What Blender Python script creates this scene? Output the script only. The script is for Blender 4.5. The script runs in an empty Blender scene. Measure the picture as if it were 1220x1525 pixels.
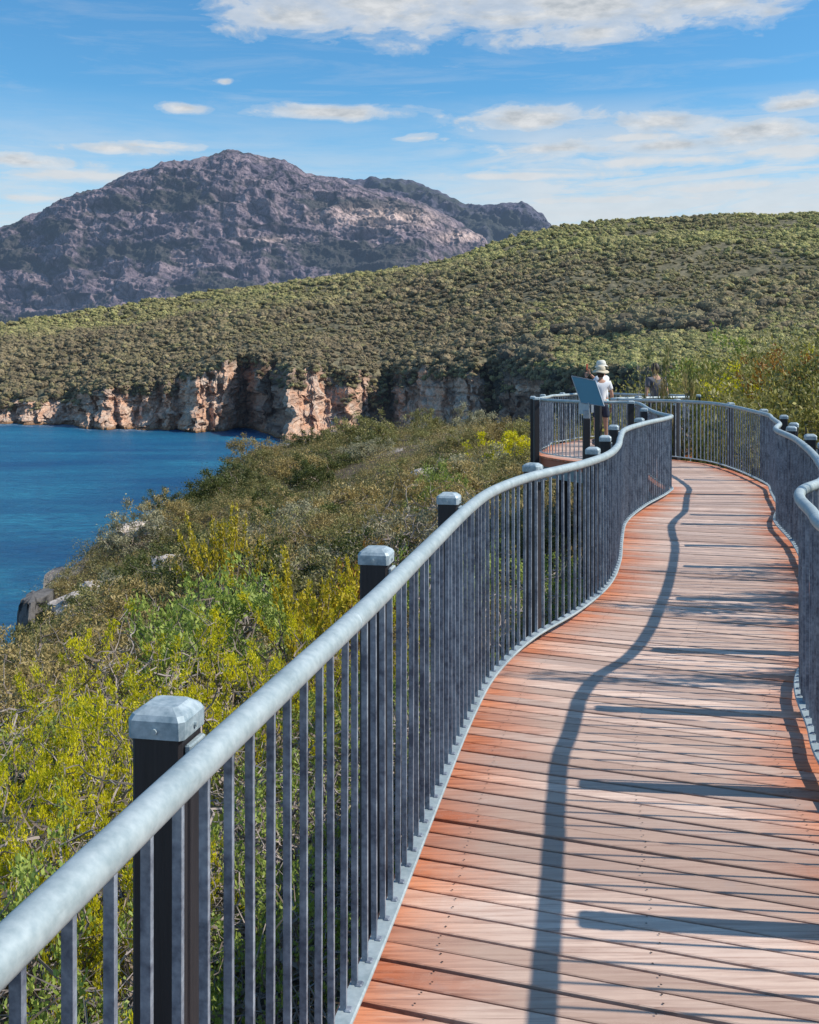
import bpy, bmesh, math, random
import numpy as np
from mathutils import Vector, Matrix
R = math.radians
rng = np.random.RandomState(7)
random.seed(7)
scene = bpy.context.scene
COL = scene.collection
F, UC, HY, EYE = 1600.0, 610.0, 548.0, 1.8   # focal length, principal column, horizon row of a 1220 px wide frame, eye height

# ------------------------------------------------------------------ helpers
def tag(o, label=None, cat=None, group=None, kind=None):
    if label: o['label'] = label
    if cat: o['category'] = cat
    if group: o['group'] = group
    if kind: o['kind'] = kind
    return o
def empty(name, loc=(0, 0, 0), rz=0.0):
    o = bpy.data.objects.new(name, None); COL.objects.link(o)
    o.location = loc; o.rotation_euler = (0, 0, rz); o.empty_display_size = 0.2
    return o
def link(name, me, parent=None, mats=()):
    o = bpy.data.objects.new(name, me); COL.objects.link(o)
    for m in mats: me.materials.append(m)
    if parent is not None: o.parent = parent
    return o
def np_mesh(name, V, Fq, smooth=False, attrs=None, midx=None):
    """V (n,3), Fq list of arrays of faces with equal side counts"""
    me = bpy.data.meshes.new(name)
    if not isinstance(Fq, (list, tuple)): Fq = [Fq]
    Fq = [np.asarray(f, dtype=np.int32) for f in Fq if len(f)]
    loops = np.concatenate([f.ravel() for f in Fq]); tot = np.concatenate([np.full(len(f), f.shape[1], np.int32) for f in Fq])
    start = np.concatenate([[0], np.cumsum(tot)[:-1]]).astype(np.int32)
    me.vertices.add(len(V)); me.vertices.foreach_set('co', np.asarray(V, dtype=np.float32).ravel())
    me.loops.add(len(loops)); me.loops.foreach_set('vertex_index', loops)
    me.polygons.add(len(tot)); me.polygons.foreach_set('loop_start', start); me.polygons.foreach_set('loop_total', tot)
    if midx is not None: me.polygons.foreach_set('material_index', np.asarray(midx, dtype=np.int32))
    me.polygons.foreach_set('use_smooth', np.full(len(tot), smooth, dtype=bool))
    if attrs:
        for k, a in attrs.items():
            at = me.attributes.new(k, 'FLOAT', 'POINT'); at.data.foreach_set('value', np.asarray(a, dtype=np.float32))
    me.update(calc_edges=True)
    return me
class MB:
    """collects boxes, bars, tubes and polygons into one mesh"""
    def __init__(s): s.V = []; s.F = {3: [], 4: []}; s.n = 0; s.A = []; s.big = []
    def add(s, V, Fs, a=0.0):
        V = np.asarray(V, float)
        for f in Fs:
            f = [i + s.n for i in f]
            if len(f) in s.F: s.F[len(f)].append(f)
            else: s.big.append(f)
        s.V.append(V); s.n += len(V)
        s.A.append(np.full(len(V), a) if np.isscalar(a) else np.asarray(a))
    def box(s, c, size, M=None, a=0.0, bev=0.0):
        x, y, z = [k / 2 for k in size]
        if bev:
            b = bev; P = []
            for zz, ins in ((-z, b), (-z + b, 0), (z - b, 0), (z, b)):
                X, Y = x - ins, y - ins; q = min(b, X * .6, Y * .6)
                P += [(-X + q, -Y, zz), (X - q, -Y, zz), (X, -Y + q, zz), (X, Y - q, zz), (X - q, Y, zz), (-X + q, Y, zz), (-X, Y - q, zz), (-X, -Y + q, zz)]
            V = np.array(P); Fs = [list(range(7, -1, -1)), list(range(24, 32))]
            for r in range(3):
                for k in range(8):
                    k2 = (k + 1) % 8; Fs.append([r * 8 + k, r * 8 + k2, r * 8 + 8 + k2, r * 8 + 8 + k])
        else:
            V = np.array([(-x, -y, -z), (x, -y, -z), (x, y, -z), (-x, y, -z), (-x, -y, z), (x, -y, z), (x, y, z), (-x, y, z)])
            Fs = [(3, 2, 1, 0), (4, 5, 6, 7), (0, 1, 5, 4), (1, 2, 6, 5), (2, 3, 7, 6), (3, 0, 4, 7)]
        if M is not None: V = V @ np.array(M).T
        s.add(V + np.array(c), Fs, a)
    def tube(s, pts, rad, seg=6, a=0.0, cap=True):
        P = np.asarray(pts, float); n = len(P); r = np.broadcast_to(rad, (n,)) if np.isscalar(rad) else np.asarray(rad)
        T = np.gradient(P, axis=0); T /= np.linalg.norm(T, axis=1)[:, None] + 1e-9
        up = np.array([0, 0, 1.0]) if abs(T[0][2]) < .9 else np.array([1.0, 0, 0])
        S = np.cross(T, up); bad = np.linalg.norm(S, axis=1) < .05; S[bad] = np.cross(T[bad], [1.0, .2, 0]); S /= np.linalg.norm(S, axis=1)[:, None]
        U = np.cross(S, T); ang = np.linspace(0, 2 * np.pi, seg, endpoint=False)
        V = (P[:, None, :] + r[:, None, None] * (np.cos(ang)[None, :, None] * S[:, None, :] + np.sin(ang)[None, :, None] * U[:, None, :])).reshape(-1, 3)
        Fs = [(i * seg + k, i * seg + (k + 1) % seg, (i + 1) * seg + (k + 1) % seg, (i + 1) * seg + k) for i in range(n - 1) for k in range(seg)]
        if cap: Fs += [list(range(seg)), list(range(n * seg - 1, n * seg - seg - 1, -1))]
        s.add(V, Fs, a)
    def mesh(s, name, smooth=False, attr=None):
        V = np.concatenate(s.V); A = np.concatenate(s.A)
        me = bpy.data.meshes.new(name)
        me.from_pydata(V.tolist(), [], s.F[3] + s.F[4] + s.big)
        me.polygons.foreach_set('use_smooth', np.full(len(me.polygons), smooth, dtype=bool))
        if attr:
            at = me.attributes.new(attr, 'FLOAT', 'POINT'); at.data.foreach_set('value', A.astype(np.float32))
        me.update()
        bm = bmesh.new(); bm.from_mesh(me); bmesh.ops.recalc_face_normals(bm, faces=bm.faces); bm.to_mesh(me); bm.free()
        return me
    def build(s, name, mat, parent=None, smooth=False, attr=None):
        return link(name, s.mesh(name, smooth, attr), parent, [mat])
def rotz(a):
    c, s_ = math.cos(a), math.sin(a); return np.array([[c, -s_, 0], [s_, c, 0], [0, 0, 1.0]])

# ---- numpy noise
def _h(i, j, k, seed):
    n = (i * 374761393 + j * 668265263 + k * 1442695041 + seed * 974634777) & 0xffffffff
    n = ((n ^ (n >> 13)) * 1274126177) & 0xffffffff
    return ((n ^ (n >> 16)) & 0xffffff) / float(0xffffff)
def vnoise(x, y, z=0.0, seed=0):
    x, y, z = np.broadcast_arrays(np.asarray(x, float), y, z)
    xi, yi, zi = [np.floor(v).astype(np.int64) for v in (x, y, z)]
    fx, fy, fz = x - xi, y - yi, z - zi
    fx, fy, fz = [v * v * (3 - 2 * v) for v in (fx, fy, fz)]
    out = 0
    for a in (0, 1):
        for b in (0, 1):
            for c in (0, 1):
                w = (fx if a else 1 - fx) * (fy if b else 1 - fy) * (fz if c else 1 - fz)
                out = out + w * _h(xi + a, yi + b, zi + c, seed)
    return out * 2 - 1
def fbm(x, y, z=0.0, oct=5, seed=0, gain=.5, ridged=False):
    t = 0; amp = 1; tot = 0
    for o in range(oct):
        v = vnoise(x * 2 ** o + 17.3 * o, y * 2 ** o - 9.1 * o, np.asarray(z) * 2 ** o + 3.7 * o, seed + o)
        if ridged: v = 1 - 2 * np.abs(v)
        t = t + v * amp; tot += amp; amp *= gain
    return t / tot
def worley(x, y, seed=0):
    """nearest-cell id value and edge distance in 2D"""
    x = np.asarray(x, float); y = np.asarray(y, float)
    xi, yi = np.floor(x).astype(np.int64), np.floor(y).astype(np.int64)
    d1 = np.full(x.shape, 9.); d2 = np.full(x.shape, 9.); idv = np.zeros(x.shape)
    for a in (-1, 0, 1):
        for b in (-1, 0, 1):
            cx = xi + a + _h(xi + a, yi + b, 0, seed); cy = yi + b + _h(xi + a, yi + b, 1, seed)
            d = np.hypot(cx - x, cy - y); v = _h(xi + a, yi + b, 2, seed)
            nearer = d < d1
            d2 = np.where(nearer, d1, np.minimum(d2, d)); idv = np.where(nearer, v, idv); d1 = np.where(nearer, d, d1)
    return idv, d2 - d1, d1
def interp(u, pts):
    p = np.array(pts, float); return np.interp(u, p[:, 0], p[:, 1])
def smooth(t): t = np.clip(t, 0, 1); return t * t * (3 - 2 * t)

# ------------------------------------------------------------------ materials
class NT:
    def __init__(s, name):
        s.m = bpy.data.materials.new(name); s.m.use_nodes = True; s.t = s.m.node_tree; s.t.nodes.clear()
        s.out = s.t.nodes.new('ShaderNodeOutputMaterial')
    def n(s, typ, ins=None, **props):
        nd = s.t.nodes.new(typ)
        for k, v in props.items(): setattr(nd, k, v)
        for k, v in (ins or {}).items(): s.set(nd, k, v)
        return nd
    def set(s, nd, k, v):
        i = nd.inputs[k]
        if isinstance(v, bpy.types.NodeSocket): s.t.links.new(v, i)
        elif isinstance(v, bpy.types.Node): s.t.links.new(v.outputs[0], i)
        else:
            if i.type == 'RGBA' and len(v) == 3: v = (*v, 1)
            i.default_value = v
    def math(s, op, a, b=None, c=None, clamp=False):
        nd = s.n('ShaderNodeMath', operation=op, use_clamp=clamp); s.set(nd, 0, a)
        if b is not None: s.set(nd, 1, b)
        if c is not None: s.set(nd, 2, c)
        return nd.outputs[0]
    def mix(s, f, a, b, mode='MIX'):
        nd = s.n('ShaderNodeMix', data_type='RGBA', blend_type=mode)
        s.set(nd, 0, f); s.set(nd, 6, a); s.set(nd, 7, b); return nd.outputs[2]
    def ramp(s, f, stops, interp='LINEAR'):
        nd = s.n('ShaderNodeValToRGB'); cr = nd.color_ramp; cr.interpolation = interp
        while len(cr.elements) > 1: cr.elements.remove(cr.elements[-1])
        cr.elements[0].position = stops[0][0]; cr.elements[0].color = s.c4(stops[0][1])
        for p, c in stops[1:]:
            e = cr.elements.new(p); e.color = s.c4(c)
        s.set(nd, 0, f); return nd.outputs[0]
    def c4(s, c): return (c, c, c, 1) if isinstance(c, (int, float)) else (*c, 1)
    def noise(s, vec, scale, detail=4, rough=.55, dist=0.0, out=0):
        nd = s.n('ShaderNodeTexNoise', {'Vector': vec, 'Scale': scale, 'Detail': detail, 'Roughness': rough, 'Distortion': dist}); return nd.outputs[out]
    def obj(s): return s.n('ShaderNodeTexCoord').outputs['Object']
    def pos(s): return s.n('ShaderNodeNewGeometry').outputs['Position']
    def map(s, v, sc=(1, 1, 1), loc=(0, 0, 0), rot=(0, 0, 0)):
        return s.n('ShaderNodeMapping', {'Vector': v, 'Scale': sc, 'Location': loc, 'Rotation': rot}).outputs[0]
    def attr(s, name): return s.n('ShaderNodeAttribute', attribute_name=name).outputs['Fac']
    def bump(s, h, strength, dist, normal=None):
        nd = s.n('ShaderNodeBump', {'Height': h, 'Strength': strength, 'Distance': dist})
        if normal is not None: s.set(nd, 'Normal', normal)
        return nd.outputs[0]
    def pbr(s, col, rough=.6, metal=0.0, normal=None, spec=.5, emis=None, es=0.0, trans=0.0, tcol=None):
        b = s.n('ShaderNodeBsdfPrincipled', {'Base Color': col, 'Roughness': rough, 'Metallic': metal, 'Specular IOR Level': spec})
        if normal is not None: s.set(b, 'Normal', normal)
        if emis is not None: s.set(b, 'Emission Color', emis); s.set(b, 'Emission Strength', es)
        res = b.outputs[0]
        if trans:
            t = s.n('ShaderNodeBsdfTranslucent', {'Color': tcol if tcol is not None else col})
            mx = s.n('ShaderNodeMixShader', {0: trans}); s.t.links.new(res, mx.inputs[1]); s.t.links.new(t.outputs[0], mx.inputs[2]); res = mx.outputs[0]
        s.t.links.new(res, s.out.inputs[0]); return s.m

HAZE = (.28, .42, .66)  # distance haze, put into the materials as a faint bluish emission
M = {}
# --- metals
def mat_galv(name, c1, c2, metal, rough):
    t = NT(name); v = t.pos()
    n1 = t.noise(v, 9, 5, .6); n2 = t.noise(v, 55, 3, .6); n3 = t.noise(t.map(v, (3, 3, 14)), 3, 4, .6)
    f = t.ramp(t.math('ADD', t.math('MULTIPLY', n1, .6), t.math('MULTIPLY', n2, .4)), [(.38, 0.0), (.62, 1.0)])
    c = t.mix(f, c1, c2); c = t.mix(t.ramp(n3, [(.58, 0.0), (.75, .35)]), c, tuple(k * .55 for k in c1))
    return t.pbr(c, t.math('ADD', t.math('MULTIPLY', n2, .22), rough), metal, t.bump(n2, .12, .003))
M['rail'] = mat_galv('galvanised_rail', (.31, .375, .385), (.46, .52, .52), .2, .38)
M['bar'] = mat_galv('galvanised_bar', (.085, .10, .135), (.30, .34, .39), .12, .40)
M['cap'] = mat_galv('galvanised_cap', (.20, .27, .30), (.50, .57, .59), .12, .42)
t = NT('black_post'); v = t.pos(); g = t.noise(t.map(v, (60, 60, 3)), 1.5, 4)
M['post'] = t.pbr(t.mix(g, (.006, .006, .008), (.03, .028, .032)), .55, 0, t.bump(g, .35, .004))
# --- deck
t = NT('deck_timber'); v = t.pos(); e = t.attr('edge'); pk = t.attr('plank'); wn = t.n('ShaderNodeTexWhiteNoise', {'W': pk}, noise_dimensions='1D').outputs[0]
wn2 = t.n('ShaderNodeTexWhiteNoise', {'W': t.math('ADD', pk, 37.7)}, noise_dimensions='1D').outputs[0]
rv = t.map(v, (2.0, 42, 42), rot=(0, 0, R(18))); off = t.n('ShaderNodeCombineXYZ', {0: t.math('MULTIPLY', wn, 60)}).outputs[0]
rv = t.n('ShaderNodeVectorMath', {0: rv, 1: off}, operation='ADD').outputs[0]
grain = t.noise(rv, 1.1, 6, .65, .5); fine = t.noise(t.map(rv, (1.5, 4, 4)), 1.0, 4, .7); patch = t.noise(v, 1.4, 4, .6)
wear = t.math('ADD', t.math('ADD', e, t.math('MULTIPLY', t.math('SUBTRACT', patch, .5), .38)), t.math('MULTIPLY', t.math('SUBTRACT', wn, .5), .38))
wear = t.ramp(wear, [(.0, 0.0), (.14, .35), (.45, 1.0)])
fresh = t.mix(wn2, (.54, .155, .066), (.68, .27, .135)); old = t.mix(wn2, (.50, .335, .25), (.74, .55, .435)); old = t.mix(t.ramp(wn, [(.6, 0.0), (.95, .5)]), old, (.46, .36, .31))
c = t.mix(wear, fresh, old)
c = t.mix(t.ramp(grain, [(.36, .85), (.56, 0.0)]), c, t.mix(wear, (.28, .08, .035), (.40, .25, .19)))
c = t.mix(t.ramp(t.noise(rv, 2.3, 3, .5, 1.0), [(.62, 0.0), (.80, .6)]), c, (.68, .52, .43))
c = t.mix(t.ramp(t.noise(v, 5.0, 5, .7), [(.60, 0.0), (.78, .35)]), c, (.33, .30, .29))
c = t.mix(t.ramp(t.noise(t.map(rv, (.6, 1.6, 1.6)), 1.7, 5, .6, .3), [(.30, .75), (.40, 0.0)]), c, (.20, .10, .07)); kk = t.math('ADD', t.math('MULTIPLY', wn2, .24), .90); c = t.mix(1.0, c, t.n('ShaderNodeCombineColor', {0: kk, 1: kk, 2: kk}).outputs[0], 'MULTIPLY'); c = t.mix(t.attr('dark'), c, (.02, .012, .01))
bn = t.bump(t.math('ADD', t.math('MULTIPLY', grain, .7), t.math('MULTIPLY', fine, .5)), .45, .003)
M['deck'] = t.pbr(c, t.math('ADD', t.math('MULTIPLY', grain, .2), .5), 0, bn, .35)
t = NT('fascia_timber'); v = t.pos(); g = t.noise(t.map(v, (4, 4, 30)), 1, 5)
M['fascia'] = t.pbr(t.mix(g, (.30, .07, .03), (.50, .16, .08)), .6, 0, t.bump(g, .3, .004))
t = NT('steel_beam'); M['steel'] = t.pbr(t.mix(t.noise(t.pos(), 6, 4), (.12, .17, .20), (.26, .33, .36)), .5, .3)
# --- ground and rock
def rockmat(name, a, b, dark, haze=0.0, scale=1.0, tide=None, streak=False, bumpd=1.0, veg=None):
    t = NT(name); v = t.pos()
    n1 = t.noise(v, .05 * scale, 6, .65); n2 = t.noise(v, .35 * scale, 6, .7); n3 = t.noise(t.map(v, (1, 1, .22)), .3 * scale, 6, .7, 1.0)
    c = t.mix(t.ramp(n1, [(.38, 0.0), (.62, 1.0)]), a, b); c = t.mix(t.ramp(n2, [(.30, .8), (.55, 0.0)]), c, dark)
    if streak:
        c = t.mix(t.ramp(t.noise(t.map(v, (1, 1, .10)), .30 * scale, 5, .6), [(.52, 0.0), (.72, .7)]), c, tuple(k * 1.7 for k in b))
    if streak: c = t.mix(t.math('MULTIPLY', t.attr('pale'), t.ramp(n2, [(.35, .35), (.55, 1.0)])), c, (.95, .68, .55))  # pale: sunlight on the slabs, painted as lighter rock colour
    crack_shade = t.attr('crack_shade'); c = t.mix(crack_shade, c, tuple(k * .35 for k in dark))
    if veg:
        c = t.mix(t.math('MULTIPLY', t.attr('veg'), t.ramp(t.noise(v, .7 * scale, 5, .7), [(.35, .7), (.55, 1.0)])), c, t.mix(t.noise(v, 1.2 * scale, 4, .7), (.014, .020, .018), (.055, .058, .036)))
    if tide:
        z = t.n('ShaderNodeSeparateXYZ', {0: v}).outputs[2]
        zz = t.math('ADD', z, t.math('MULTIPLY', t.math('SUBTRACT', n2, .5), 5))
        c = t.mix(t.ramp(t.math('MULTIPLY', t.math('ADD', zz, 45.5), .1), [(.10, 1.0), (.42, 0.0)]), c, t.mix(n3, (.34, .16, .05), (.12, .07, .04)))
    h = t.math('ADD', t.math('MULTIPLY', n2, .6), t.math('MULTIPLY', n3, .9))
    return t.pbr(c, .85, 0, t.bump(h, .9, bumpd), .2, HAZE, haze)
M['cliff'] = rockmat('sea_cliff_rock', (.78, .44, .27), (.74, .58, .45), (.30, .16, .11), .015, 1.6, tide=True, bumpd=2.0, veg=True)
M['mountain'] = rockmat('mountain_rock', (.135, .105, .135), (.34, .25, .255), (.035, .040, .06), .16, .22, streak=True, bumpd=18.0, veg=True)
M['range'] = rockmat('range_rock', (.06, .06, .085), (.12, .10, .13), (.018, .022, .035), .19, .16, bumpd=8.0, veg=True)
M['bank'] = rockmat('headland_rock', (.42, .36, .31), (.30, .25, .22), (.10, .08, .07), 0, 7.0, bumpd=.4)
t = NT('hill_soil'); v = t.pos(); n = t.noise(v, .12, 6, .7)
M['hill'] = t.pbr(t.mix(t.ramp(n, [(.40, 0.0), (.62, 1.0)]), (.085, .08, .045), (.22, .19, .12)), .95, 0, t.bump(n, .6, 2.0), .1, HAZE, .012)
t = NT('headland_soil'); v = t.pos(); n = t.noise(v, .55, 7, .7); n2 = t.noise(v, 14, 6, .75); n3 = t.noise(v, 2.6, 5, .7); rk = t.noise(v, .16, 5, .62)
c = t.mix(t.ramp(n2, [(.38, 0.0), (.62, 1.0)]), (.045, .035, .024), (.20, .155, .115)); c = t.mix(t.ramp(n, [(.46, 0.0), (.60, .75)]), c, (.095, .09, .045))
c = t.mix(t.ramp(n3, [(.58, 0.0), (.70, .8)]), c, (.30, .25, .205)); c = t.mix(t.ramp(rk, [(.62, 0.0), (.66, .85)]), c, (.43, .37, .32))
M['soil'] = t.pbr(c, .95, 0, t.bump(t.math('ADD', n2, n3), .8, .08), .1)
# --- sea
t = NT('sea_water'); v = t.pos()
w1 = t.noise(t.map(v, (.14, .34, 1), rot=(0, 0, R(-12))), 1, 7, .68, .4); w2 = t.noise(t.map(v, (.7, 1.3, 1), rot=(0, 0, R(-15))), 1, 5, .6)
big = t.noise(t.map(v, (.6, 1.6, 1)), .008, 5, .6, .6)
c = t.mix(t.ramp(big, [(.38, 0.0), (.62, 1.0)]), (.004, .085, .20), (.024, .23, .35))
sh = t.math('MULTIPLY', t.attr('shallow'), 1.0)
c = t.mix(t.math('MULTIPLY', sh, .45), c, (.008, .055, .075))
fo = t.math('MULTIPLY', t.attr('foam'), t.ramp(t.noise(v, .35, 6, .75), [(.50, 0.0), (.60, 1.0)]))
c = t.mix(fo, c, (.8, .85, .86))
c = t.mix(t.ramp(t.noise(v, .16, 3, .8), [(.795, 0.0), (.83, .8)]), c, (.7, .8, .82))
c = t.mix(t.ramp(w1, [(.38, .8), (.60, 0.0)]), c, (.004, .085, .20))
nm = t.bump(t.math('ADD', t.math('MULTIPLY', w1, 1.6), t.math('MULTIPLY', w2, .35)), 1.0, 1.6)
M['sea'] = t.pbr(c, .38, 0, nm, .22)
# --- foliage
def leafmat(name, c1, c2, c3=None, haze=0.0, trans=.28, rough=.55, objvar=.35):
    t = NT(name); a = t.attr('tint'); ob = t.n('ShaderNodeObjectInfo').outputs['Random']
    c = t.mix(a, c1, c2)
    if c3: c = t.mix(t.ramp(t.attr('kind'), [(.5, 0.0), (.55, 1.0)]), c, c3)
    k = t.math('ADD', t.math('MULTIPLY', ob, objvar), 1 - objvar / 2)
    c = t.mix(1.0, c, t.n('ShaderNodeCombineColor', {0: k, 1: k, 2: k}).outputs[0], 'MULTIPLY')
    kw = dict(emis=HAZE, es=haze) if haze else {}
    return t.pbr(c, rough, 0, None, .35, trans=trans, tcol=c, **kw)
M['leaf_yellow'] = leafmat('yellow_green_leaf', (.34, .34, .012), (.92, .80, .02), trans=.45)
M['leaf_green'] = leafmat('fresh_green_leaf', (.18, .25, .035), (.45, .52, .12), trans=.35)
M['leaf_olive'] = leafmat('olive_leaf', (.16, .15, .05), (.38, .34, .12))
M['leaf_brown'] = leafmat('brown_olive_leaf', (.24, .18, .065), (.52, .40, .155))
M['leaf_grey'] = leafmat('grey_green_leaf', (.20, .19, .11), (.44, .40, .24))
M['leaf_dark'] = leafmat('dark_green_leaf', (.05, .07, .018), (.17, .18, .045))
M['flower'] = leafmat('yellow_spike', (.38, .30, .02), (.62, .50, .03), trans=.3)
M['rust'] = leafmat('rust_leaf', (.22, .08, .015), (.42, .22, .03), trans=.3)
M['leaf_right'] = leafmat('bronze_green_leaf', (.15, .15, .03), (.42, .36, .08))
t = NT('twig_bark'); c = t.mix(t.noise(t.obj(), 9, 4), (.12, .085, .065), (.36, .29, .24)); M['twig'] = t.pbr(c, .85, 0, None, .2)
t = NT('dead_twig'); c = t.mix(t.noise(t.obj(), 6, 4), (.20, .165, .15), (.46, .39, .35)); M['dead'] = t.pbr(c, .85, 0, None, .2)
t = NT('forest_crown'); a = t.attr('tint'); b = t.attr('zone'); s_ = t.attr('crown_shade')
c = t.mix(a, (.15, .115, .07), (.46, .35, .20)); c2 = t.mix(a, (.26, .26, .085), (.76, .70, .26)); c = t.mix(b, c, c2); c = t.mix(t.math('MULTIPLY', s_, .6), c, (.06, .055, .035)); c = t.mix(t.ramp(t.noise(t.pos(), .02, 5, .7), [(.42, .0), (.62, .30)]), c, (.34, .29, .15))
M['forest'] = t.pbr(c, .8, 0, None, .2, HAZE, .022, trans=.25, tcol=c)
t = NT('tree_bark'); M['bark'] = t.pbr(t.mix(t.noise(t.obj(), 1.5, 4), (.16, .13, .10), (.42, .37, .31)), .85)
# --- small things
def plain(name, c, rough=.7, metal=0, c2=None, scale=20):
    t = NT(name); v = t.obj(); col = t.mix(t.noise(v, scale, 4), c, c2 or tuple(k * .8 for k in c)); return t.pbr(col, rough, metal)
M['skin'] = plain('skin', (.52, .28, .19)); M['white_shirt'] = plain('white_cotton', (.80, .80, .80), .9, c2=(.68, .69, .72)); M['hat'] = plain('straw_hat', (.66, .58, .44), .9, c2=(.5, .43, .31), scale=60)
M['white_hat'] = plain('white_hat_cloth', (.78, .75, .66), .9); M['navy'] = plain('navy_cloth', (.03, .035, .06), .9); M['teal'] = plain('pale_teal_cloth', (.30, .56, .58), .9)
M['hair'] = plain('dark_hair', (.035, .018, .012), .6); M['grey_shirt'] = plain('grey_cloth', (.12, .12, .14), .9); M['phone'] = plain('phone_case', (.3, .06, .03), .4); M['shoe'] = plain('shoe', (.15, .15, .16), .8)
t = NT('sign_face'); n = t.noise(t.obj(), 3, 3); M['sign'] = t.pbr(t.mix(n, (.045, .20, .30), (.07, .25, .36)), .42, 0, None, .5)  # blue sky reflection is painted into the face colour
t = NT('sign_metal'); M['signmetal'] = t.pbr(t.mix(t.noise(t.obj(), 8, 3), (.42, .46, .50), (.25, .29, .33)), .4, .5)

# ------------------------------------------------------------------ walkway plan (metres)
def catmull(P, step=.02):
    P = np.array(P, float); Q = [P[0]]
    E = np.vstack([2 * P[0] - P[1], P, 2 * P[-1] - P[-2]])
    for i in range(1, len(E) - 2):
        p0, p1, p2, p3 = E[i - 1], E[i], E[i + 1], E[i + 2]; L = np.linalg.norm(p2 - p1); n = max(2, int(L / step))
        # centripetal-like tangents scaled to segment length keep the curve from overshooting
        m1 = (p2 - p0) / (np.linalg.norm(p2 - p1) + np.linalg.norm(p1 - p0)) * L; m2 = (p3 - p1) / (np.linalg.norm(p3 - p2) + L) * L
        for t_ in np.linspace(0, 1, n + 1)[1:]:
            h1 = 2 * t_**3 - 3 * t_**2 + 1; h2 = t_**3 - 2 * t_**2 + t_; h3 = -2 * t_**3 + 3 * t_**2; h4 = t_**3 - t_**2
            Q.append(h1 * p1 + h2 * m1 + h3 * p2 + h4 * m2)
    return np.array(Q)
LP = [(-1.15, -2.2), (-.9, -.9), (-.68, .25), (-.487, 1.28), (-.36, 1.95), (-.18, 2.85), (-.085, 3.33), (.075, 4.2), (.305, 5.4), (.48, 6.12), (.775, 6.9), (1.21, 7.72), (1.58, 8.6), (1.87, 9.64), (2.12, 10.8), (2.44, 12.15), (2.98, 13.6), (3.5, 14.75), (3.74, 15.35)]
KP = [(3.74, 15.35), (3.80, 15.6), (3.80, 16.0), (3.86, 17.2), (4.02, 18.7), (4.0, 19.15), (3.8, 19.35), (3.5, 19.4), (3.12, 19.75), (2.78, 20.4), (2.6, 21.1), (2.66, 21.9), (2.95, 22.9), (3.2, 24.0), (3.45, 24.4), (3.75, 25.0), (4.05, 25.6), (4.55, 26.0), (4.95, 25.6), (5.25, 24.8), (5.8, 24.4), (6.1, 23.7), (6.0, 22.9), (5.5, 22.45), (4.85, 22.2), (4.3, 21.75), (4.0, 21.25), (4.08, 20.95)]
RPn = [(4.08, 20.95), (4.35, 20.75), (4.7, 20.45), (5.06, 19.85), (5.32, 19.1), (5.42, 18.3), (5.44, 17.2), (5.34, 16.0), (5.06, 15.0), (4.84, 14.2), (4.60, 13.35), (4.30, 12.6), (4.12, 12.05), (3.84, 10.75), (3.56, 9.7), (3.3, 8.8), (3.03, 7.94), (2.78, 7.2), (2.52, 6.58), (2.25, 6.15), (2.09, 5.75), (1.95, 5.2), (1.84, 4.8), (1.66, 3.7), (1.52, 2.85), (1.27, 1.2), (1.02, -.3), (.75, -2.2)]
Lc, Kc, Rc = catmull(LP), catmull(KP), catmull(RPn)
def deckz(x, y): return .08 * smooth((np.asarray(y) - 16.0) / 3.5)
def arclen(P):
    return np.concatenate([[0], np.cumsum(np.linalg.norm(np.diff(P, axis=0), axis=1))])
def at_s(P, S, s):
    return np.array([np.interp(s, S, P[:, 0]), np.interp(s, S, P[:, 1])])
def frame(P, S, s):
    p = at_s(P, S, s); q = at_s(P, S, min(s + .05, S[-1])) - at_s(P, S, max(s - .05, 0)); q /= np.linalg.norm(q) + 1e-9
    return p, q

# ---- fences (inside of the walk lies to the RIGHT of travel for left run and lookout; right run travels back, also right)
RAIL_Z, BASE_Z = 1.10, .065
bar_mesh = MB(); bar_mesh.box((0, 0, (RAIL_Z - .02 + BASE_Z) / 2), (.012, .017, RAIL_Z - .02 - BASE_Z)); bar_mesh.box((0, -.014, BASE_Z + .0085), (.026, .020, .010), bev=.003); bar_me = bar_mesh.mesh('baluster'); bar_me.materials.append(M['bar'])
pm = MB(); pm.box((0, 0, .07), (.100, .100, 2.05), bev=.006); post_me = pm.mesh('post'); post_me.materials.append(M['post'])
cm = MB()
cz = 0.0
rings = [(.0565, -.034, .008), (.0575, 0.0, .010), (.052, .010, .010), (.034, .022, .008), (.0, .0, 0)]
P_ = []
for hw, zz, q in rings[:4]:
    P_ += [(-hw + q, -hw, zz), (hw - q, -hw, zz), (hw, -hw + q, zz), (hw, hw - q, zz), (hw - q, hw, zz), (-hw + q, hw, zz), (-hw, hw - q, zz), (-hw, -hw + q, zz)]
Fs_ = [list(range(7, -1, -1)), list(range(24, 32))] + [[r * 8 + k, r * 8 + (k + 1) % 8, r * 8 + 8 + (k + 1) % 8, r * 8 + 8 + k] for r in range(3) for k in range(8)]
cm.add(P_, Fs_); cap_me = cm.mesh('post_cap'); cap_me.materials.append(M['cap'])
bm_ = MB()
bm_.tube([(.055, 0, -.018), (.0625, 0, -.018)], .0055, 8)
bolt_me = bm_.mesh('bolt'); bolt_me.materials.append(M['rail'])
brk = MB(); brk.box((0, .058, -.075), (.075, .014, .055), bev=.003); brk.box((0, .082, -.085), (.03, .04, .012)); brk_me = brk.mesh('bracket'); brk_me.materials.append(M['cap'])

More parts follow.
